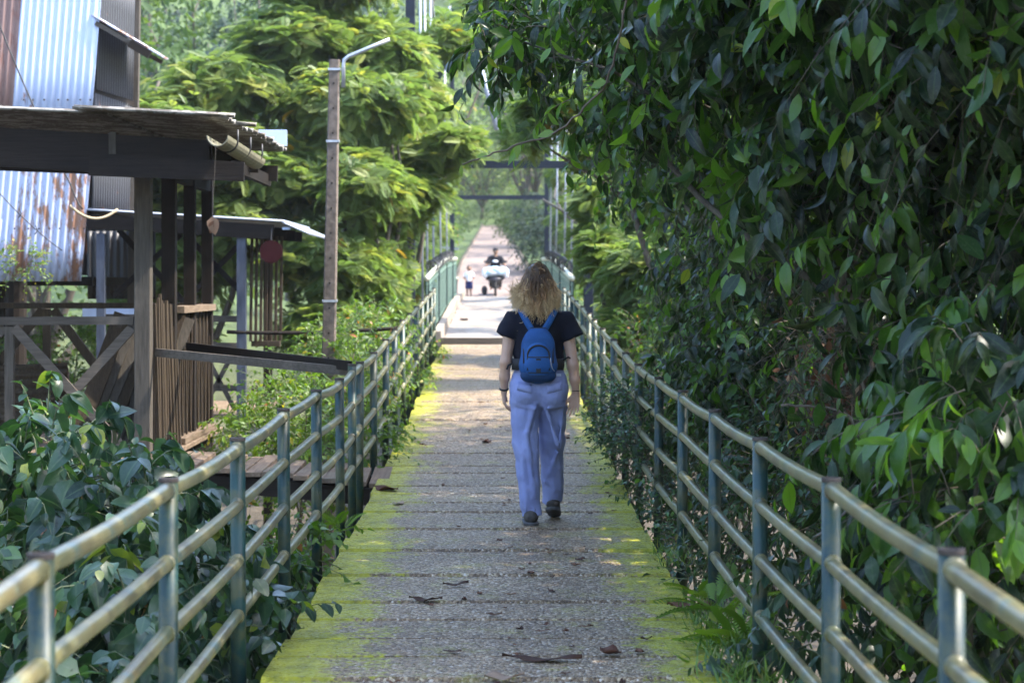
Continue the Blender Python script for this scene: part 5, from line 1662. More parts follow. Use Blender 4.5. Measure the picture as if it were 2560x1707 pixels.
C2 = [(4.2, 15.0, 6.2, 1.7, 1.9, 1.3), (4.8, 18.0, 6.6, 1.7, 1.9, 1.3), (3.4, 16.5, 5.2, 1.3, 1.8, .9), (5.4, 15.5, 8.2, 1.7, 1.9, 1.2)]  # crowns out of view, put in to keep sun off the deck
leafy(t, C2, 900, 10, 0.7, 0.24, T_SMALL, M['leaf_dark'], M['twig'], droop=0.6, hang=0.7, lo=0.3)
limbs(t, b, tips(C2), 0.17, M['bark'], seed=14)
# dense under-storey closing the view behind them
t, b = plant('dense_shrub', 'dark dense understorey shrub filling the shade behind the near right railing', 'shrub', (3.7, 9.0))
D1 = [(3.3, 8.5, .6, .9, 1.6, 1.5), (3.5, 10.8, .8, .9, 1.6, 1.6), (3.2, 6.8, .3, .8, 1.2, 1.2), (3.4, 9.5, 2.6, .8, 2.0, 1.0)]
leafy(t, D1, 620, 11, 0.55, 0.17, T_OVATE, M['leaf_dark'], M['twig'], droop=0.6, hang=0.7, lo=0.35, face=VIEW, bias=0.6)
limbs(t, b, tips(D1), 0.07, M['bark'], seed=5, fork=.2)
t, b = plant('dense_shrub', 'dark dense understorey shrub behind the middle of the right railing', 'shrub', (3.9, 14.5))
D2 = [(3.4, 13.0, .7, .9, 1.6, 1.5), (3.5, 15.5, .8, .9, 1.7, 1.5), (3.4, 18.0, .8, .9, 1.7, 1.4), (3.5, 14.5, 2.5, .8, 2.5, .9)]
leafy(t, D2, 700, 11, 0.5, 0.14, T_OVATE, M['leaf_dark'], M['twig'], droop=0.6, hang=0.7, lo=0.35, face=VIEW, bias=0.6)
limbs(t, b, tips(D2), 0.07, M['bark'], seed=6, fork=.2)

# lower shrubs between railing and trees
t, b = plant('leafy_shrub', 'broad shrub of big green drooping leaves at the right picture edge above the railing', 'shrub', (2.7, 8.0))
E1 = [(2.15, 8.4, 1.1, .5, .8, .8), (2.3, 7.8, .35, .5, .7, .7), (1.85, 7.6, 1.0, .3, .5, .5), (2.3, 9.3, .3, .6, .9, .8)]
leafy(t, E1 + lumps(E1, 4, .22, 4, VIEW), 330, 10, 0.42, 0.19, T_LONG, M['leaf_dark'], M['twig'], droop=0.7, hang=0.8, lo=0.45, face=VIEW, bias=0.6, tint=0.08, spread=0.7)
limbs(t, b, tips(E1), 0.05, M['bark'], seed=7, fork=.3)
t, b = plant('leafy_shrub', 'shrub of small dark leaves just outside the right railing beside the walking woman', 'shrub', (1.9, 12.8))
E2 = [(1.75, 12.4, .25, .42, 1.2, .6), (1.95, 13.8, .75, .45, 1.1, .6), (1.6, 14.8, .25, .38, 1.0, .5), (2.2, 11.6, .3, .5, 1.0, .75)]
leafy(t, E2, 750, 11, 0.36, 0.075, T_SMALL, M['leaf_small'], M['twig'], droop=0.6, hang=0.5, lo=0.4, face=VIEW, bias=0.5)
limbs(t, b, tips(E2), 0.04, M['bark'], seed=8, fork=.25)
t, b = plant('leafy_shrub', 'small-leaved shrub pushing through the right railing and over the deck edge', 'shrub', (1.35, 15.4))
E3 = [(1.02, 15.6, .60, .30, .62, .30), (1.10, 15.2, .30, .28, .6, .28), (.95, 16.2, .42, .2, .4, .2), (1.25, 13.6, .12, .24, .7, .26), (1.35, 16.4, .5, .35, .8, .45), (1.12, 12.2, -.02, .14, .55, .16)]
leafy(t, E3, 900, 10, 0.14, 0.05, T_SMALL, M['leaf_small'], M['twig'], droop=0.3, hang=0.15, lo=0.4, face=(-.8, -.6, 0), bias=0.5, tint=0.02)
limbs(t, b, tips(E3), 0.03, M['bark'], seed=9, fork=.25)
t, b = plant('leafy_shrub', 'mid green shrub behind the right railing under the third tree', 'shrub', (2.0, 18.5))
E4 = [(1.75, 17.6, .55, .45, 1.1, .55), (1.8, 19.6, .8, .45, 1.2, .6), (1.55, 21.6, .75, .35, 1.2, .5), (2.4, 20.0, .7, .6, 1.4, .7)]
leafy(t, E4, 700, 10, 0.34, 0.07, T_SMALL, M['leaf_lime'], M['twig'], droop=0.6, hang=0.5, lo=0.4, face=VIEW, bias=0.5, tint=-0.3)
limbs(t, b, tips(E4), 0.04, M['bark'], seed=10, fork=.25)
t, b = plant('leafy_shrub', 'bluish smooth-leaved shrub growing through the near right railing', 'shrub', (1.45, 8.3))
E5 = [(1.22, 8.35, .25, .20, .35, .26), (1.10, 8.1, -.02, .14, .3, .2), (1.42, 8.8, .12, .24, .4, .3), (1.36, 7.7, -.1, .22, .35, .25)]
leafy(t, E5, 85, 10, 0.26, 0.105, T_OVATE, M['leaf_blue'], M['stem_green'], droop=0.8, hang=0.9, lo=0.4, face=(-.7, -.7, 0), bias=0.6, spread=0.8)
limbs(t, b, tips(E5), 0.018, M['twig'], seed=11, fork=.3)

# brown tangle of dead twigs hanging in the dark hollow
t = thing('dead_twig_tangle', 'brown tangle of dead twigs and dry leaves hanging in the dark hollow on the right', 'twig tangle', (1.95, 11.2, 0.3))
n = 300
O = np.array([1.95, 11.2, 1.15]) + rng.normal(size=(n, 3)) * np.array([.15, .2, .17])
D = unit(rng.normal(size=(n, 3)) * np.array([1, .8, .9]) + np.array([0, 0, -.45]))
twig_mesh('twigs', O, D, rng.uniform(.15, .45, n), rng.uniform(0, .9, n), 0.0035, M['twig'], t, rings=5)
n = 260
O = np.array([1.95, 11.2, 1.05]) + rng.normal(size=(n, 3)) * np.array([.16, .2, .18])
scatter('dry_leaves', O, rng.normal(size=(n, 3)) + np.array([0, 0, -.8]), rng.normal(size=(n, 3)), rng.uniform(.04, .09, n), T_SMALL, M['dead_leaf'], t)
def vine(pts, r, label, leaves=0, m='twig_grey', lm='leaf_dark', leaf=.12, name='hanging_vine'):
    t = thing(name, label, 'vine', tuple(pts[0]))
    P = np.array(pts, float)
    u = np.linspace(0, len(P) - 1, 8 * (len(P) - 1) + 1)
    Q = np.stack([np.interp(u, np.arange(len(P)), P[:, i]) for i in range(3)], 1)
    for _ in range(4):
        Q[1:-1] = (Q[:-2] + 2 * Q[1:-1] + Q[2:]) / 4
    Q[1:-1] += rng.normal(size=(len(Q) - 2, 3)) * 0.004
    mb = MB(); mb.tube(Q, np.linspace(r, r * .6, len(Q)), 6)
    mb.build('stem', M[m], t, True)
    if leaves:
        idx = np.linspace(2, len(Q) - 1, leaves).astype(int)
        T = unit(np.gradient(Q, axis=0))[idx]
        s = np.where(np.arange(leaves) % 2 == 0, 1.0, -1.0)[:, None]
        side = unit(np.cross(T, np.array([0.2, 1.0, 0.2])))
        D = T * .3 + side * s * .8 + np.array([0, -.1, -.5]) + rng.normal(size=(leaves, 3)) * .15
        scatter('leaves', Q[idx], D, np.array([-.2, -.8, .5]) + rng.normal(size=(leaves, 3)) * .25, leaf * rng.uniform(.7, 1.15, leaves), T_OVATE, M[lm], t, np.clip(rng.uniform(.55, 1.0, leaves), 0, .96))
    return t
vine([(2.02, 11.0, 2.4), (1.85, 10.9, 1.95), (1.80, 10.9, 1.7), (1.98, 10.9, 1.15), (2.05, 10.9, .6)], .014, 'thick bare brown stem leaning down into the twig tangle')
vine([(2.42, 9.2, 2.3), (2.30, 9.1, 1.9), (2.12, 9.1, 1.62), (2.2, 9.1, 1.3)], .007, 'thin pale vine stem curving among the big leaves at the right edge')
vine([(.62, 9.3, 3.6), (.60, 9.4, 2.9), (.52, 9.5, 2.55), (.30, 9.6, 2.33), (.02, 9.6, 2.24), (-.18, 9.6, 2.17)], .007, 'long thin vine curving down from the top and pointing left over the deck', 9, 'twig', 'leaf_lime', .085)
vine([(2.05, 8.6, 3.4), (2.03, 8.6, 2.9), (2.0, 8.6, 2.55), (2.0, 8.6, 2.1)], .006, 'straight hanging vine with paired bright leaves in the dark upper right', 8, 'stem_green', 'leaf_lime', .13)
vine([(1.25, 8.0, .55), (1.5, 8.1, .75), (1.85, 8.3, .95), (2.2, 8.4, 1.25)], .006, 'dry thin vine crossing the dark hollow from the right railing upwards')
vine([(1.5, 10.6, .95), (1.8, 10.7, .93), (2.05, 10.7, .80), (2.2, 10.7, .6)], .007, 'arched dry brown stem below the twig tangle')
vine([(2.62, 8.2, 3.3), (2.58, 8.2, 2.9), (2.62, 8.2, 2.5), (2.72, 8.2, 2.2)], .008, 'greenish hanging stem with yellow green leaves at the top right corner', 7, 'stem_green', 'leaf_lime', .16)

# ferns, grass and creepers along the deck edges
def fern(x, y, z, n, L, label, seed, az=(0, 6.28)):
    rs = np.random.default_rng(seed)
    t = thing('fern', label, 'fern', (x, y, z))
    a = np.linspace(az[0], az[1], n, endpoint=False) + rs.normal(size=n) * .2
    e = rs.uniform(.35, 1.1, n)
    D = np.stack([np.cos(a) * np.cos(e), np.sin(a) * np.cos(e), np.sin(e)], 1)
    scatter('fronds', np.array([x, y, z]) + rs.normal(size=(n, 3)) * .02, D, np.tile([0, 0, 1.0], (n, 1)) + rs.normal(size=(n, 3)) * .1, L * rs.uniform(.7, 1.2, n), T_FERN, M['fern'], t, smooth=False)
fern(1.06, 9.5, .02, 11, .34, 'light green fern arching over the right deck edge behind the dead leaf', 1)
fern(1.04, 8.75, -.02, 13, .30, 'bright green fern on the right deck edge beside the bluish shrub', 2)
fern(1.02, 10.2, -.02, 7, .24, 'small fern on the right deck edge farther along, ahead of the larger ferns', 3)
fern(-1.05, 13.2, -.02, 7, .22, 'small fern on the left deck edge by the railing post', 4)
def tuft(x, y, z, n, h, label, rx, ry, seed):
    rs = np.random.default_rng(seed)
    t = thing('grass_tuft', label, 'grass tuft', (x, y, z))
    P = np.array([x, y, z]) + rs.normal(size=(n, 3)) * np.array([rx, ry, .004])
    D = rs.normal(size=(n, 3)) * .55 + np.array([-.15, -.1, 1.0])
    scatter('blades', P, D, rs.normal(size=(n, 3)) + np.array([-.5, -.5, .2]), h * rs.uniform(.5, 1.2, n), leaf_tmpl(4, .10, .55, .1, .4), M['grass'], t)
tuft(1.00, 8.25, 0.0, 420, .10, 'low grass tuft growing at the right deck edge in the bottom corner', .08, .32, 5)
tuft(1.00, 11.6, 0.0, 160, .08, 'little grass tuft at the right deck edge near the shrub', .05, .25, 6)
tuft(.98, 9.3, 0.0, 180, .08, 'grass tuft between the ferns at the right deck edge', .05, .25, 7)
def creeper(ells, n, leaf, label, seed, lm='leaf_blue', base=None, tm=T_HEART, tint=0.0, k=7, L=.26):
    t = thing('creeper', label, 'creeper', base or (ells[0][0], ells[0][1], ells[0][2] - ells[0][5]))
    leafy(t, ells, n, k, L, leaf, tm, M[lm], M['stem_green'], droop=.5, hang=.6, lo=.3, spread=.9, tint=tint)
    return t
creeper([(-1.02, 9.0, .06, .10, .5, .10), (-1.08, 8.5, .0, .12, .3, .14)], 26, .11, 'large-leaved creeper spilling onto the left deck edge near the front', 1)
creeper([(-1.06, 11.0, .08, .10, .4, .16)], 22, .085, 'pale green creeper at the left deck edge below the second visible post', 2, 'leaf_lime', tint=-.2)
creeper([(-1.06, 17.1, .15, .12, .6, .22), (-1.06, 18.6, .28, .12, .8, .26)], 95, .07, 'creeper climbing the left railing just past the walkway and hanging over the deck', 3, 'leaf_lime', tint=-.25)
creeper([(-1.02, 24.5, .30, .12, 3.0, .2), (-1.0, 29.5, .48, .12, 2.5, .2)], 120, .075, 'yellow green creeper along the far left railing before the pale span', 4, 'leaf_lime', tint=.05)
creeper([(1.05, 10.8, .02, .10, .9, .12), (1.06, 13.0, .04, .1, .8, .12)], 70, .06, 'small-leaved creeper lining the foot of the right railing', 5, 'leaf_small', tm=T_SMALL)

# ------------------------------------------------------------------ left-hand side: big-leaved bush, bushes, feathery trees
t, b = plant('big_leaf_bush', 'large bush of bluish heart-shaped leaves outside the left railing in front', 'bush', (-2.2, 9.4))
G = [(-1.75, 9.3, .42, .34, .9, .46), (-2.25, 9.8, .62, .38, .9, .40), (-1.55, 8.5, .05, .30, .8, .42), (-2.15, 8.9, .1, .45, .9, .5), (-1.45, 9.6, -.12, .24, 1.0, .42), (-2.55, 10.4, .35, .4, .9, .5), (-2.2, 10.6, .52, .30, .6, .40)]
leafy(t, G, 460, 9, 0.42, 0.145, T_HEART, M['leaf_blue'], M['stem_green'], droop=0.7, hang=0.75, lo=0.45, face=(.55, -.75, .1), bias=0.5, spread=0.85, up=.4, twig_r=.005)
limbs(t, b, tips(G), 0.03, M['twig'], seed=21, fork=.25)
t, b = plant('big_leaf_bush', 'lower part bush of dark heart-shaped leaves at the bottom left behind the nearest posts', 'bush', (-1.9, 8.0))
G2 = [(-1.5, 7.9, -.25, .32, .7, .38), (-1.9, 8.4, -.3, .4, .8, .5), (-1.35, 9.2, -.45, .22, .8, .4), (-1.45, 10.4, -.55, .22, 1.0, .35), (-2.4, 9.4, -.3, .5, 1.0, .5), (-1.6, 11.8, -.2, .4, .9, .4)]
leafy(t, G2, 420, 9, 0.40, 0.13, T_HEART, M['leaf_blue'], M['stem_green'], droop=0.7, hang=0.7, lo=0.4, face=(.55, -.75, .2), bias=0.5, tint=-.08)
limbs(t, b, tips(G2), 0.03, M['twig'], seed=22, fork=.25)
t = thing('bamboo_cane', 'pale bamboo cane standing among the big leaves behind the left railing', 'cane', (-1.40, 9.6, -1.6))
mb = MB(); mb.tube([(-1.40, 9.6, -2.4), (-1.47, 9.62, .5)], .016, 10)
for z in (-.55, -.3, -.05, .2, .42):
    x = -1.40 - .07 * (z + 2.4) / 2.9
    mb.tube([(x, 9.61, z - .006), (x, 9.61, z + .006)], .0195, 10)
mb.build('cane', M['steel_gal'], t, True)

def bush(name, label, base, ells, n, leaf, lm, seed, tm=T_SMALL, k=10, L=.34, tint=0.0, tr=.04):
    t, b = plant(name, label, 'bush', base)
    leafy(t, ells, n, k, L, leaf, tm, M[lm], M['stem_green'], droop=.55, hang=.45, lo=.4, tint=tint)
    limbs(t, b, tips(ells), tr, M['twig'], seed=seed, fork=.3)
bush('leafy_bush', 'sunlit lime green bush between the left railing and the lower shelter', (-1.9, 18.6), [(-1.75, 18.2, .42, .38, .8, .42), (-2.2, 18.6, .1, .45, .8, .45), (-1.45, 19.6, .62, .26, .8, .42), (-1.6, 17.4, .05, .35, .6, .35)], 560, .085, 'leaf_lime', 31)
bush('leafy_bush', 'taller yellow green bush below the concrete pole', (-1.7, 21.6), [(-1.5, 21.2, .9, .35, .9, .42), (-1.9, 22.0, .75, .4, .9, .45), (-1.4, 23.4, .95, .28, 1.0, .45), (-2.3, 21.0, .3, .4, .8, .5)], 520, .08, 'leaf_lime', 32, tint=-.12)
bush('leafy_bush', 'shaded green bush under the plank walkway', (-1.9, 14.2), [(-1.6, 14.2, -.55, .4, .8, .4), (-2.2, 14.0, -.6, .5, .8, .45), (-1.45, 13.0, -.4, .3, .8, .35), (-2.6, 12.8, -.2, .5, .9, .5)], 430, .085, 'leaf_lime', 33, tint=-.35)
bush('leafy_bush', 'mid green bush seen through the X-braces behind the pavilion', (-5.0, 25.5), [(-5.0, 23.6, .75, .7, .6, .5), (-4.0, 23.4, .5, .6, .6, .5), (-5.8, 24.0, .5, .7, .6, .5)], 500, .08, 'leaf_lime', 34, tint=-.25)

def feather_tree(label, base, ells, nros, frond, seed, r0=.11, tint=0.0, k=8, tmpl=T_FROND, fork=.45):
    t, b = plant('feathery_tree', label, 'tree', base)
    feathery(t, ells, int(nros * 1.1), k, frond, tmpl, M['leaf_feather'], lo=.25, tint=tint)
    limbs(t, b, tips(ells), r0, M['bark'], seed=seed, fork=fork)
    return t
feather_tree('yellow green feathery tree behind the tin house and pavilion, leftmost of its kind', (-4.9, 29.5),
    [(-5.0, 28.6, 3.7, .95, 1.1, .6), (-4.0, 29.3, 4.35, .9, 1.1, .6), (-5.2, 29.5, 2.6, 1.0, 1.1, .7), (-4.1, 28.6, 3.3, .9, 1.0, .6), (-4.6, 29.0, 1.9, 1.0, 1.0, .7), (-3.9, 28.8, 2.4, .8, 1.0, .6), (-5.2, 29.2, .8, 1.0, 1.0, .6)], 2300, .30, 41, tint=.12)
feather_tree('tall feathery tree directly behind the concrete pole', (-2.7, 30.5),
    [(-3.1, 30.0, 5.1, .9, 1.1, .6), (-2.0, 30.5, 5.0, .9, 1.1, .55), (-2.4, 29.3, 4.1, 1.0, 1.0, .6), (-3.1, 29.0, 3.0, .9, 1.0, .6), (-2.0, 28.6, 2.9, .7, 1.0, .55), (-2.6, 28.6, 1.8, .9, 1.0, .6), (-2.6, 30.5, 6.1, 1.0, 1.2, .5), (-2.0, 29.4, 1.6, .5, .9, .6), (-2.4, 28.2, .8, .8, .8, .5), (-1.6, 29.5, 4.2, .5, .9, .4)], 3000, .29, 42, tint=.12)
feather_tree('feathery tree leaning over the start of the pale span on the left', (-2.4, 33.0),
    [(-1.45, 32.2, 4.4, .7, 1.2, .5), (-1.05, 31.4, 3.55, .55, 1.1, .38), (-1.7, 31.5, 5.0, .6, 1.1, .4), (-1.75, 30.6, 2.7, .5, 1.0, .5), (-1.85, 31.2, 1.8, .42, 1.0, .5), (-.8, 32.8, 5.5, .5, .9, .3), (-1.75, 32.6, 3.6, .7, 1.0, .6), (-.65, 31.0, 3.75, .35, .8, .22), (-2.0, 31.8, 1.1, .5, 1.0, .5), (-1.25, 31.0, 2.9, .35, .9, .35)], 2000, .28, 43, tint=.14)
feather_tree('sunlit feathery tree on the right beyond the leaf tunnel, nearest to the hanger rods', (2.7, 29.0),
    [(2.1, 27.5, 1.6, .7, 1.2, .6), (2.6, 26.0, 1.1, .7, 1.1, .6), (1.75, 29.5, 2.3, .5, 1.1, .45), (2.9, 29.0, 2.6, .9, 1.2, .7), (1.75, 27.0, .7, .45, 1.2, .5), (2.2, 30.5, .9, .7, 1.2, .7), (3.2, 27.0, 2.2, .9, 1.0, .7), (1.38, 29.0, 2.75, .22, .8, .35), (1.42, 28.5, 2.0, .2, .8, .4), (1.45, 30.0, 3.5, .3, .8, .35)], 1750, .30, 44, tint=.05)
feather_tree('feathery tree on the right with sprays hanging over the deck before the crossbeam', (3.6, 26.0),
    [(.75, 24.5, 3.7, .6, .9, .26), (1.3, 25.0, 3.8, .7, 1.0, .4), (2.0, 24.8, 3.5, .8, 1.0, .6), (.28, 24.2, 3.32, .22, .5, .14), (2.4, 25.2, 2.6, .6, .9, .6)], 560, .28, 45, r0=.06, fork=.85)
feather_tree('feathery tree on the right farther along the main span', (3.0, 40.0),
    [(2.2, 39, 2.2, .7, 1.6, .7), (2.8, 41, 3.2, .9, 1.6, .8), (2.0, 43, 1.8, .5, 1.6, .6), (2.4, 37, 1.3, .7, 1.6, .7), (2.1, 47, 2.6, .6, 1.8, .7), (2.9, 36, 3.0, .9, 1.4, .9), (1.75, 52, 4.4, .5, 1.6, .5), (1.9, 54, 3.3, .5, 1.5, .6), (1.6, 40, 6.4, .9, 1.3, .7), (2.0, 37, 4.6, .7, 1.2, .6)], 900, .34, 46, fork=.85, r0=.08)
feather_tree('feathery tree on the left farther along the main span', (-3.0, 43.0),
    [(-2.2, 42, 2.2, .7, 1.6, .7), (-2.8, 41, 3.6, .9, 1.6, .8), (-2.0, 46, 2.0, .5, 1.6, .6), (-2.1, 38, 1.4, .6, 1.6, .7), (-2.4, 49, 3.4, .8, 1.8, .9), (-3.2, 44, 5.0, 1.1, 1.6, .9), (-3.6, 40, 6.2, 1.2, 1.6, .9), (-1.0, 44, 7.0, .8, 1.2, .6), (-.3, 46, 7.9, .8, 1.2, .6), (-1.75, 52, 4.0, .45, 1.6, .5), (-1.9, 55, 3.0, .5, 1.4, .6)], 1150, .36, 47, tint=.1, fork=.85, r0=.08)

# ------------------------------------------------------------------ banks and forest beyond the bridge
bush('dark_bush', 'big dark bush overhanging the right side of the far path', (2.2, 73), [(1.4, 73, 3.2, 1.0, 1.2, 1.0), (2.2, 74, 3.7, 1.3, 1.4, 1.5), (1.25, 75.5, 4.3, .8, 1.2, .8), (2.3, 71, 2.2, 1.0, 1.2, 1.1)], 900, .15, 'leaf_fardark', 51, k=9, L=.5, tr=.09)
bush('bank_bush', 'sunlit yellow green bush on the bank left of the far path', (-2.9, 80), [(-2.6, 79, 3.3, .8, 2.0, .7), (-2.9, 86, 3.8, .9, 2.4, .8), (-3.6, 74, 2.6, .9, 1.8, .8)], 520, .15, 'leaf_lime', 52, k=8, L=.5, tint=-.2)
bush('bank_bush', 'pale green bush on the bank right of the far path behind the scooter', (3.0, 67), [(2.2, 64, 1.7, .7, 1.4, .6), (2.6, 67, 1.9, .8, 1.6, .8), (1.9, 61, 1.5, .45, 1.2, .4)], 420, .13, 'leaf_lime', 53, k=8, L=.45)
bush('bank_bush', 'dark bush beside the small white roofed shelter', (-3.2, 63), [(-2.5, 62.5, 2.0, .6, 1.0, .7), (-3.2, 64, 2.6, .9, 1.2, 1.0), (-3.6, 60, 2.2, .9, 1.2, .9)], 420, .14, 'leaf_far', 54, k=8, L=.45)

def bank_proto(seed, lm):
    o = thing('hillside_bush', 'x', 'bush', (0, 0, 0), 'x')
    rs = random.Random(seed)
    E = [(rs.uniform(-1, 1), rs.uniform(-1, 1), rs.uniform(.3, 1.3), rs.uniform(.6, 1.1), rs.uniform(.6, 1.1), rs.uniform(.5, .9)) for _ in range(6)]
    leafy(o, E, 330, 8, .45, .16, T_TINY, M[lm], None, droop=.5, hang=.3, lo=.4, name='crown')
    limbs(o, (0, 0, -.5), tips(E), .05, M['twig'], seed=seed)
    return o
def forest_proto(kind, seed):
    mats = (M['leaf_far'], M['leaf_fardark'], M['leaf_feather'])
    rs = random.Random(seed)
    o = thing('forest_tree', 'x', 'tree', (0, 0, 0), 'trees on the hillside beyond the bridge')
    H = (9.5, 12.0, 8.0)[kind]
    E = []
    for i in range(9):
        a = i * 2.4 + rs.uniform(-.3, .3)
        r = rs.uniform(.8, 2.3)
        z = H * (0.45 + 0.5 * i / 9)
        E.append((r * math.cos(a), r * math.sin(a), z, rs.uniform(1.1, 1.7), rs.uniform(1.1, 1.7), rs.uniform(.8, 1.3)))
    leafy(o, E, 420, 7, 0.8, (0.30, 0.28, 0.28)[kind], T_TINY, mats[kind], None, droop=.5, hang=.4, lo=.5, name='crown')
    limbs(o, (0, 0, -.6), tips(E), 0.20, M['bark'], seed=seed)
    return o
protos = [forest_proto(k, 60 + k) for k in range(3)]
KIND = ['mid green broad tree', 'tall bluish dark tree', 'light yellow green tree']
def copy_tree(o):
    r = o.copy(); COL.objects.link(r)
    for ch in list(o.children):
        c = ch.copy(); COL.objects.link(c); c.parent = r
    return r
spots = [(-6.5, 62, 1), (-10, 66, 0), (-5.2, 70, 1), (-13, 72, 1), (-8.0, 76, 0), (-4.6, 80, 2), (-11.5, 84, 1), (-6.0, 90, 0), (-15.5, 88, 0), (-3.4, 98, 2), (-9.0, 100, 1), (3.4, 84, 1), (5.5, 72, 0), (4.4, 94, 0), (1.9, 104, 1), (-1.2, 132, 2), (1.5, 128, 2), (-4.5, 118, 1), (5.5, 112, 2), (8.5, 88, 1), (8.0, 66, 0), (-18, 78, 1), (-2.6, 140, 0), (0.8, 142, 1), (4.2, 134, 0), (-8.5, 128, 2), (9.5, 120, 1), (-14, 116, 0), (12, 76, 1), (14, 100, 0), (-20, 104, 0), (6.0, 58, 0), (-9, 52, 1), (-7.0, 46, 0), (7.0, 46, 1), (-13, 56, 0), (-1.0, 152, 1), (3.0, 156, 0), (-5.0, 150, 1), (-11, 42, 1), (-8.5, 36, 0), (-9.5, 2, 1), (-10, 9, 0), (-8.0, -5, 1), (-3.5, -9, 0), (1.5, -11, 1), (6.0, -6, 0), (7.5, 1, 1), (-13, 15, 1), (8.5, 8, 0), (-6, -14, 1), (4, -15, 0), (-13, -4, 0), (-12, 22, 1), (9, 16, 1), (8.5, 24, 0)]
used = set()
rs = random.Random(77)
def where(x, y):
    if y < 30:  # trees out of view, added to cut low sky light on the leaves
        return 'added unseen around the near deck to block low sky'
    if y < 58:
        return 'in the gully %s of the main span' % ('left' if x < 0 else 'right')
    if y < 82:
        return 'near the lower end of the far path, on its %s' % ('left' if x < 0 else 'right')
    if y < 112:
        return 'halfway up the far hillside %s of the path' % ('left' if x < 0 else 'right')
    return 'high on the far hillside where the path ends'
for x, y, k in spots:
    o = protos[k] if k not in used else copy_tree(protos[k])
    used.add(k)
    s = rs.uniform(.8, 1.2)
    o.location = (x, y, float(terrain(np.array(x), np.array(y))))
    o.rotation_euler = (0, 0, rs.uniform(0, 6.28))
    o.scale = (s, s, s * rs.uniform(.9, 1.15))
    o['label'] = KIND[k] + ' ' + where(x, y)
    o['category'] = 'tree'
    o['group'] = KIND[k] + 's ' + where(x, y)

bprot = [bank_proto(81, 'leaf_far'), bank_proto(82, 'leaf_lime'), bank_proto(83, 'leaf_fardark')]
BK = ['mid green bush', 'light green bush', 'dark green bush']
bused = set()
bspots = [(-3.8, 92, 0), (-5.0, 88, 2), (-3.6, 99, 1), (-3.3, 107, 0), (-4.6, 104, 0), (-3.2, 116, 2), (-4.2, 113, 1), (-5.6, 96, 0), (-6.4, 84, 1), (-5.0, 76, 0), (-6.6, 72, 2), (-3.0, 124, 0), (1.9, 108, 0), (2.2, 100, 2), (2.3, 92, 0), (2.9, 86, 1), (1.9, 117, 2), (2.6, 112, 0), (1.6, 125, 0), (-.6, 140, 2), (3.4, 104, 2), (3.6, 78, 0), (-7.4, 92, 2), (.6, 141, 0), (1.9, 138, 1), (-3.0, 138, 2), (-7.6, 66, 0), (4.2, 63, 1)]
for x, y, k in bspots:
    o = bprot[k] if k not in bused else copy_tree(bprot[k])
    bused.add(k)
    sc_ = rs.uniform(.8, 1.35)
    o.location = (x, y, float(terrain(np.array(x), np.array(y))))
    o.rotation_euler = (0, 0, rs.uniform(0, 6.28))
    o.scale = (sc_, sc_, sc_ * rs.uniform(.9, 1.3))
    pl = ('on the far bank left of the path' if x < -1.2 else 'on the far bank right of the path') if y < 126 else 'across the top of the far path'
    o['label'] = '%s %s' % (BK[k], pl)
    o['group'] = '%ses %s' % (BK[k], pl)

# ------------------------------------------------------------------ litter on the deck
def dead_leaf(x, y, L, label, group=None, curl=.5, seed=0, w=.5, z=0.012, tone=None):
    rs = random.Random(seed)
    n = 7
    V, F, rn = [], [], []
    a = rs.uniform(0, 6.28)
    tw = rs.uniform(-.8, .8)
    for i in range(n + 1):
        t = i / n
        h = math.sin(math.pi * t ** .8) * w * L / 2 + .001
        for s in (-1, -.5, 0, .5, 1):
            px, py = s * h, (t - .5) * L
            pz = curl * L * (.55 * (t - .5) ** 2 + .35 * (s * h / L) ** 2 * 4) + .10 * L * abs(s) * math.sin(9 * t + s) * curl + tw * s * h * (t - .5) * .6
            V.append((x + px * math.cos(a) - py * math.sin(a), y + px * math.sin(a) + py * math.cos(a), zd(y) + z + max(pz, -.006)))
            rn.append(rs.uniform(.1, .5) if tone is None else tone)
    for i in range(n):
        for j in range(4):
            F.append((i * 5 + j, i * 5 + j + 1, (i + 1) * 5 + j + 1, (i + 1) * 5 + j))
    tn = rs.uniform(.05, .75) if tone is None else tone
    o = mesh_obj('dead_leaf', V, F, M['dead_leaf'], None, True, {'rnd': [tn] * len(V), 'rib': [1.0] * len(V)}, loc=(x, y, zd(y) + z))
    solidify(o, .0015)
    return tag(o, label, 'leaf', group)
dead_leaf(-.86, 15.1, .26, 'large curled brown dead leaf on the moss by the end of the plank walkway', None, .6, 1, .5, tone=.25)
dead_leaf(-.72, 14.3, .15, 'pale whitish dead leaf on the left moss just in front of the walkway', None, .3, 2, tone=.98)
dead_leaf(.93, 9.75, .22, 'curled brown dead leaf on the right deck edge beside the fern', None, .7, 3, .6, tone=.6)
dead_leaf(.18, 8.42, .34, 'long dark shrivelled leaf lying across the deck at the bottom of the photo', None, .3, 4, .22, tone=.12)
dead_leaf(.48, 8.55, .12, 'small crumpled brown leaf on the deck right of the long dark leaf', None, .9, 5, .7, tone=.35)
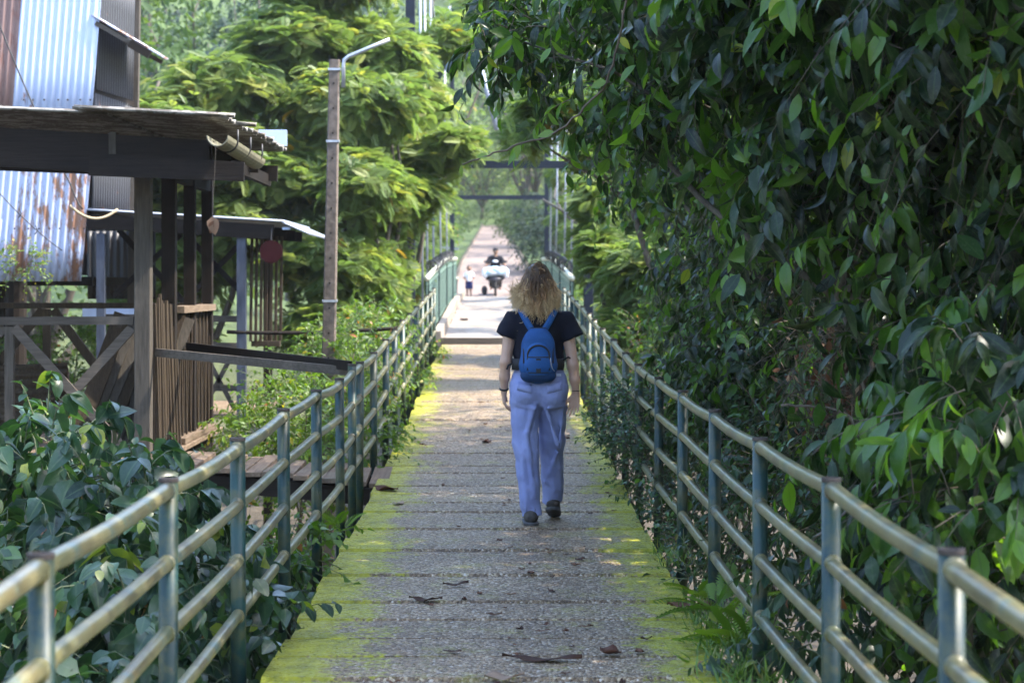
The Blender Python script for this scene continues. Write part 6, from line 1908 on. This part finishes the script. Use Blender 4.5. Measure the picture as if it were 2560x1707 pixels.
dead_leaf(.02, 8.02, .17, 'pale torn dead leaf on the deck at the bottom centre edge', None, .5, 6, .6, tone=.92)
dead_leaf(-.23, 10.5, .15, 'small dark leaf lying on the deck left of centre', None, .5, 7, .35, tone=.1)
dead_leaf(-.37, 10.0, .17, 'dark shrivelled leaf on the deck nearest the left moss', None, .5, 8, .3, tone=.1)
dead_leaf(-.12, 18.6, .16, 'dark curled leaf on the deck ahead of the woman, left of her arm', None, .8, 9, .5, tone=.15)
dead_leaf(-.72, 41, .3, 'dark leaf on the pale sunlit span', None, .6, 10, .5, tone=.2)
rs = random.Random(99)
for i in range(75):
    y = 7.9 + 15 * rs.random() ** 1.5
    x = max(-.9, min(.92, rs.gauss(.22, .40)))
    dead_leaf(x, y, rs.uniform(.025, .085), 'small brown dead leaf scrap lying on the grey deck', 'dead leaf scraps on the deck', rs.uniform(.3, 1.0), 100 + i, rs.uniform(.25, .6), z=.008)
# the orange leaf caught on a spider thread under the eave
t = thing('hanging_dead_leaf', 'blurred orange brown leaf hanging on a thread below the pavilion eave', 'leaf', (-2.16, 15.0, 2.0))
scatter('blade', np.array([[-2.165, 15.0, 2.10], [-2.15, 15.0, 2.07]]), np.array([[.15, 0, -1], [-.3, .1, -1.0]]), np.array([[0, -1, .2], [.3, -1, .1]]), np.array([.15, .11]), T_HEART, M['dead_leaf'], t, np.array([.85, .7]))
p = MB(); p.tube([(-2.16, 15.0, 2.10), (-2.15, 15.1, 2.66)], .0005, 4); p.build('thread', M['twig_grey'], t)

# ------------------------------------------------------------------ humid air
hz = bpy.data.materials.new('humid air')
hz.use_nodes = True
nt = hz.node_tree
nt.nodes.remove(nt.nodes['Principled BSDF'])
pv = nt.nodes.new('ShaderNodeVolumePrincipled')
pv.inputs['Color'].default_value = (0.86, 0.90, 0.95, 1)
pv.inputs['Density'].default_value = 0.0004
pv.inputs['Anisotropy'].default_value = 0.3
nt.links.new(pv.outputs[0], nt.nodes['Material Output'].inputs['Volume'])
mb = MB()
mb.box((0, 120, 24), (446, 366, 64))
tag(mb.build('haze', hz), kind='stuff')
